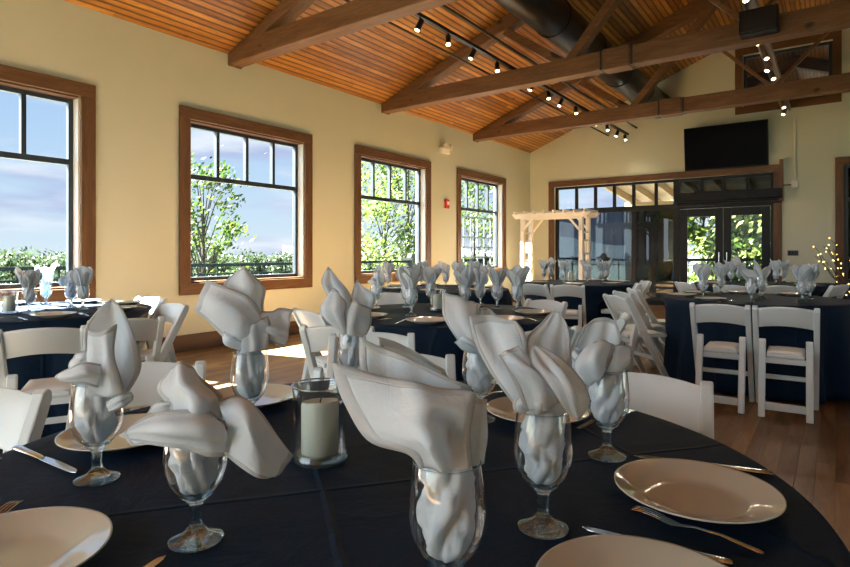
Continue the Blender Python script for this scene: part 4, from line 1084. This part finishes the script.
chair(4.95, 6.75, to('doors', 4.95, 6.75), 'white folding chair at the right edge, beside the lit twigs', GF)

tablecloth(TAB['front'], 'large navy tablecloth in the foreground under the nearest goblets and plates', 0.03, 1, M['navy'])
tablecloth(TAB['middle'], 'navy cloth on the round table in the middle, just beyond the front table', 0.03, 2, M['navy'])
tablecloth(TAB['window'], 'navy cloth on the round table at far left below the first window', 0.03, 3, M['navy'])
tablecloth(TAB['right'], 'dark navy cloth on the round table at right behind two white chairs', 0.03, 4, M['navy'])
tablecloth(TAB['arbor'], 'dark navy cloth on the round table before the white arbor', 0.03, 5, M['navy'])
tablecloth(TAB['doors'], 'dark navy cloth on the round table nearest the double doors', 0.03, 6, M['navy'])
tablecloth(TAB['rear'], 'navy cloth on the round table between the middle table and the third window', 0.03, 7, M['navy'])

# ------------------------------------------------------------------ white arbor
p = ray(555, 11.5, 0)
t_ = thing('arbor', 'white wooden garden arbor with lattice sides before the far windows', 'arbor', p, 0)
for sx in (-1, 1):
    x = sx * 0.62
    for sy in (-1, 1):
        b_ = MB(); b_.box(x - .04, x + .04, sy * .19 - .04, sy * .19 + .04, 0, 1.88); b_.build('post', M['white_paint'], t_, bevel=.004)
    b_ = MB()
    for k in (.10, .55, 1.0, 1.16, 1.42, 1.58): b_.box(x - .015, x + .015, -.15, .15, k - .018, k + .018)
    for yy in (-.05, .05):
        b_.box(x - .014, x + .014, yy - .012, yy + .012, .118, .532); b_.box(x - .014, x + .014, yy - .012, yy + .012, .568, .982); b_.box(x - .014, x + .014, yy - .012, yy + .012, 1.178, 1.402)
    b_.build('lattice', M['white_paint'], t_)
    for sy in (-1, 1):
        b_ = MB(); b_.beam((x, sy * .25, 1.60), (x - sx * .26, sy * .25, 1.90), .03, .05, (0, 1, 0)); b_.build('brace', M['white_paint'], t_)
for sy in (-1, 1):
    b_ = MB(); b_.prism([(-.83, 1.95), (-.75, 1.87), (.75, 1.87), (.83, 1.95), (.83, 1.97), (-.83, 1.97)], 'y', sy * .25 - .018, sy * .25 + .018); b_.build('top_beam', M['white_paint'], t_)
for k in range(8):
    x = -.74 + 1.48 * k / 7
    b_ = MB(); b_.box(x - .018, x + .018, -.36, .36, 1.955, 2.02); b_.build('rafter', M['white_paint'], t_)

# lit twigs in a pot at the right edge
p = Vector((0.30, 11.5, 0))
t_ = thing('lit_twig_tree', 'dark bare twigs wound with warm fairy lights at the right edge', 'decorative tree', p)
b_ = MB(); b_.lathe([(.0005, 0), (.13, 0), (.17, .3), (.16, .32), (.15, .29), (.0005, .28)], 24); b_.build('pot', M['tv_body'], t_, smooth=True)
rnd = random.Random(5); tw = MB(); bulbs = []
for k in range(22):
    a = rnd.uniform(0, 6.28); p0 = Vector((0, 0, .28)); dr_ = Vector((math.cos(a) * .35, math.sin(a) * .35, 1)).normalized(); pts = [p0]; L = rnd.uniform(.9, 1.45)
    for q in range(8):
        dr_ = (dr_ + Vector((rnd.uniform(-.25, .25), rnd.uniform(-.25, .25), rnd.uniform(-.12, .1)))).normalized(); pts.append(pts[-1] + dr_ * L / 8)
        if q > 0 and len(bulbs) < 90 and rnd.random() < .7: bulbs.append(pts[-1] + Vector((rnd.uniform(-.03, .03), rnd.uniform(-.03, .03), 0)))
    tw.tube(pts, [.012 - .001 * i for i in range(9)], 6)
tw.build('branches', M['twig'], t_)
for q in bulbs:
    b_ = MB(); b_.lathe([(.0005, -.011), (.008, -.007), (.011, 0), (.008, .007), (.0005, .011)], 8); b_.build('fairy_light', M['fairy'], t_, smooth=True, loc=q)
# low cabinet under black cloth
p = ray(819, 10.3, 0)
o = MB(); o.box(-.30, .30, -.22, .22, 0, .62); o = o.build('side_table', M['navy_plain'], bevel=.03, loc=p); o.rotation_euler = (0, 0, YAW)
tag(o, 'low black draped side table beside the lit twigs', 'side table')

# ------------------------------------------------------------------ outdoors
g = MB(); g.box(-400, 300, -200, 400, -4.2, -4.0); struct(g.build('floor_meadow', M['field']))
g = MB(); g.box(-9.9, XL - TW - .02, -8, 26, -.25, -.05); struct(g.build('floor_deck', M['deck']))
g = MB(); g.box(XL - TW - .02, 8, YF + TW + .02, 26, -.25, -.052); struct(g.build('floor_porch', M['deck']))
def railing(name, a, b, label, posts):
    t = thing(name, label, 'railing', a); v = Vector(b) - Vector(a); L = v.length; t.rotation_euler = (0, 0, math.atan2(v.y, v.x))
    b_ = MB(); b_.box(0, L, -.04, .04, .96, 1.02); b_.build('top_rail', M['rail'], t)
    b_ = MB(); b_.box(0, L, -.02, .02, .80, .83); b_.box(0, L, -.02, .02, .10, .13); b_.build('cross_rail', M['rail'], t)
    b_ = MB(); k = 0.0; m = int(L / .55)
    for q in range(m): 
        x = .28 + q * .55; b_.box(x - .012, x + .012, -.012, .012, .13, .96)
    b_.build('balusters', M['rail'], t)
    for x in posts:
        b_ = MB(); b_.box(x - .11, x + .11, -.11, .11, 0, 1.02); b_.box(x - .16, x + .16, -.16, .16, 1.02, 1.08); b_.prism([(x - .12, 1.08), (x + .12, 1.08), (x + .03, 1.22), (x - .03, 1.22)], 'y', -.08, .08); b_.build('post', M['stone'], t)
    return t
railing('deck_railing', (-9.6, -7, -.05), (-9.6, 25.5, -.05), 'dark metal deck railing outside the left windows', [1.0, 4.9, 8.8, 15.6, 19.6, 23.6, 29.0])
railing('deck_railing', (-9.0, 19.5, -.05), (7, 19.5, -.05), 'dark metal porch railing beyond the double doors', [2.5, 8.5, 13.0])
# porch roof and column
t_ = thing('porch_roof', 'yellow timber porch roof with rafters beyond the far transom', 'porch roof', (0, YF + TW, 0))
b_ = MB(); b_.prism([(.02, 3.12), (4.2, 2.72), (4.2, 2.80), (.02, 3.20)], 'x', -4.9, 6); b_.build('roof_boards', M['porch_roof'], t_)
for k in range(13):
    x = -4.8 + .62 * k; b_ = MB(); b_.beam((x, .04, 3.02), (x, 4.2, 2.62), .07, .18); b_.build('rafter', M['porch_wood'], t_)
b_ = MB(); b_.box(-4.95, 6, 3.2, 3.35, 2.40, 2.62); b_.build('header_beam', M['porch_wood'], t_)
for x in (-4.8, -1.2, 3.0):
    b_ = MB(); b_.box(x - .12, x + .12, 3.16, 3.40, -.05, 2.40); b_.build('porch_column', M['dark_panel'], t_)
# white trellis on the deck
def lx(px, X): 
    t = (px - 425) / F; d = -X / (SY - t * CY); return (t * SY + CY) * d
t_ = thing('garden_trellis', 'white lattice trellis outside the fourth window', 'trellis', (-8.9, lx(480, -8.9), -.05))
for (y) in (-.95, -.55, -.15, .25, .65, 1.05):
    b_ = MB(); b_.box(-.02, .02, y - .016, y + .016, 0, 2.3); b_.build('upright', M['trellis_paint'], t_)
for z in (.8, 1.1, 1.4, 1.7, 2.3):
    b_ = MB(); b_.box(-.026, .026, -1.1, 1.2, z - .016, z + .016); b_.build('crossbar', M['trellis_paint'], t_)

def tree(loc, h, rad, nleaf, lsz, seed, label, mat='leaf', group='trees near the deck', clear=0.25, squash=1.0):
    rnd = random.Random(seed); t = thing('tree', label, 'tree', loc, 0, group)
    tr = MB(); tr.tube([(0, 0, 0), (rad * .03, 0, h * .3), (-rad * .02, rad * .03, h * .62), (0, 0, h * .95)], [h * .010 + .02, h * .008 + .015, h * .005 + .01, .01], 8)
    cl = []
    for k in range(26):
        a = rnd.uniform(0, 6.28); u = rnd.uniform(clear, 1.0); rr = rad * math.sqrt(max(.05, 1 - ((u - .5) / .56) ** 2)) * rnd.uniform(.45, 1.0)
        c_ = Vector((rr * math.cos(a), rr * math.sin(a) * squash, h * u)); cl.append((c_, rad * rnd.uniform(.22, .42)))
        b = Vector((0, 0, max(.1, h * (u - .22)))); tr.tube([b, (b + c_) / 2 + Vector((0, 0, h * .03)), c_], [.008 + h * .0018, .007 + h * .001, .005], 5)
    lf = MB()
    for k in range(nleaf):
        c_, r_ = cl[k % len(cl)]
        v = Vector((rnd.gauss(0, 1), rnd.gauss(0, 1), rnd.gauss(0, .8))) * r_ * .6; p_ = c_ + v
        ax = Vector((rnd.uniform(-1, 1), rnd.uniform(-1, 1), rnd.uniform(-1, 1))).normalized(); bx = ax.orthogonal().normalized(); cx = ax.cross(bx); s = lsz * rnd.uniform(.6, 1.3)
        lf.add([p_ - bx * s, p_ - cx * s * .5, p_ + bx * s, p_ + cx * s * .5], [(0, 1, 2, 3)])
    lf.build('foliage', M[mat], t, fix=False); tr.build('trunk', M['bark'], t, smooth=True)
    return t
def lp(px, X): 
    t = (px - 425) / F; d = -X / (SY - t * CY); return (X, (t * SY + CY) * d)
x, y = lp(203, -15); tree((x, y, -4), 7.9, 1.15, 2300, .075, 1, 'slender bright green tree outside the left part of second window', clear=.45)
x, y = lp(385, -15); tree((x, y, -4), 8.3, 2.2, 5200, .085, 2, 'leafy yellow green tree filling the third window', 'leaf_sun', clear=.3)
x, y = lp(408, -14); tree((x, y, -4), 9.6, 1.9, 5000, .085, 3, 'taller green tree in the right half of the third window', clear=.3)
x, y = lp(474, -14.5); tree((x, y, -4), 9.4, 2.4, 5200, .10, 4, 'leafy tree behind the white trellis outside fourth window', clear=.3)
tree((-5.3, 31, -4), 9.0, 2.2, 9500, .19, 5, 'bright leafy tree seen through the left door leaf', 'leaf_sun', clear=.25)
tree((-2.6, 32, -4), 9.4, 2.6, 9500, .19, 6, 'bright leafy tree seen through the right door leaf', 'leaf_sun', clear=.25)
tree((2.8, 30, -4), 9.0, 3.4, 3000, .24, 7, 'green tree beyond the window at the right edge', clear=.25)
# far tree line below the horizon
far_src = None
rnd = random.Random(11); k = 0
spots = []
for px in (-60, -25, 5, 22, 40, 58, 75, 95, 190, 208, 222, 236, 250, 262, 274, 286, 300, 330, 365, 385, 405, 425, 470, 500):
    X = (-84, -108, -130)[len(spots) % 3]; t0 = (px - 425) / F; dd = -X / (SY - t0 * CY); 
    if dd > 260: X *= 260 / dd
    spots.append((px, *lp(px, X)))
srcs = [tree((0, 0, -4), 4.4, 4.0, 1100, .42, 50 + q, 'far tree', 'leaf_far', 'far tree line beyond the meadow', clear=.1) for q in range(3)]
used = 0
wn_ = lambda px: 'first' if px < 120 else ('second' if px < 320 else ('third' if px < 440 else 'fourth'))
cw = {}
for i, (px, x, y) in enumerate(spots):
    w_ = wn_(px); cw[w_] = cw.get(w_, 0) + 1
    lb = 'hazy green tree of the far tree line outside the %s window, %s from left' % (w_, ORD[cw[w_] - 1] if cw[w_] <= 9 else 'last')
    o = srcs[i] if i < 3 else dup(srcs[i % 3], (x, y, -4), rnd.uniform(0, 6), lb)
    o.location = (x, y, -4); o['label'] = lb
    s_ = math.hypot(x, y) / 140; o.scale = (s_, s_, rnd.uniform(.86, 1.12))
# far hill
hl = MB(); g = []
for i in range(12):
    v = i / 11; row = []
    for j in range(60):
        a = R(70 + 70 * j / 59); rr = 330 - 60 * (1 - v)
        row.append((rr * math.cos(a), rr * math.sin(a), -6 + v * (10.5 + 4 * math.sin(j * .23) + 2.5 * math.sin(j * .71 + 1) + 1.0 * noise.noise(Vector((j * .9, v * 3, 0))))))
    g.append(row)
hl.grid(g); o = hl.build('hill', M['hill'], smooth=True); tag(o, 'long dark wooded hill on the horizon beyond the far windows', 'hill', None, 'structure')

# ------------------------------------------------------------------ look
sc.view_settings.view_transform = 'Standard'; sc.view_settings.look = 'None'; sc.view_settings.gamma = 1.0
sc.view_settings.exposure = 0.86
try: sc.view_settings.use_curve_mapping = False
except Exception: pass
cy = sc.cycles
cy.max_bounces = 10; cy.diffuse_bounces = 5; cy.glossy_bounces = 4; cy.transmission_bounces = 8; cy.transparent_max_bounces = 16
cy.caustics_reflective = False; cy.caustics_refractive = False; cy.sample_clamp_indirect = 6.0; cy.use_denoising = True
try: cy.denoiser = 'OPENIMAGEDENOISE'; cy.denoising_input_passes = 'RGB_ALBEDO_NORMAL'
except Exception: pass
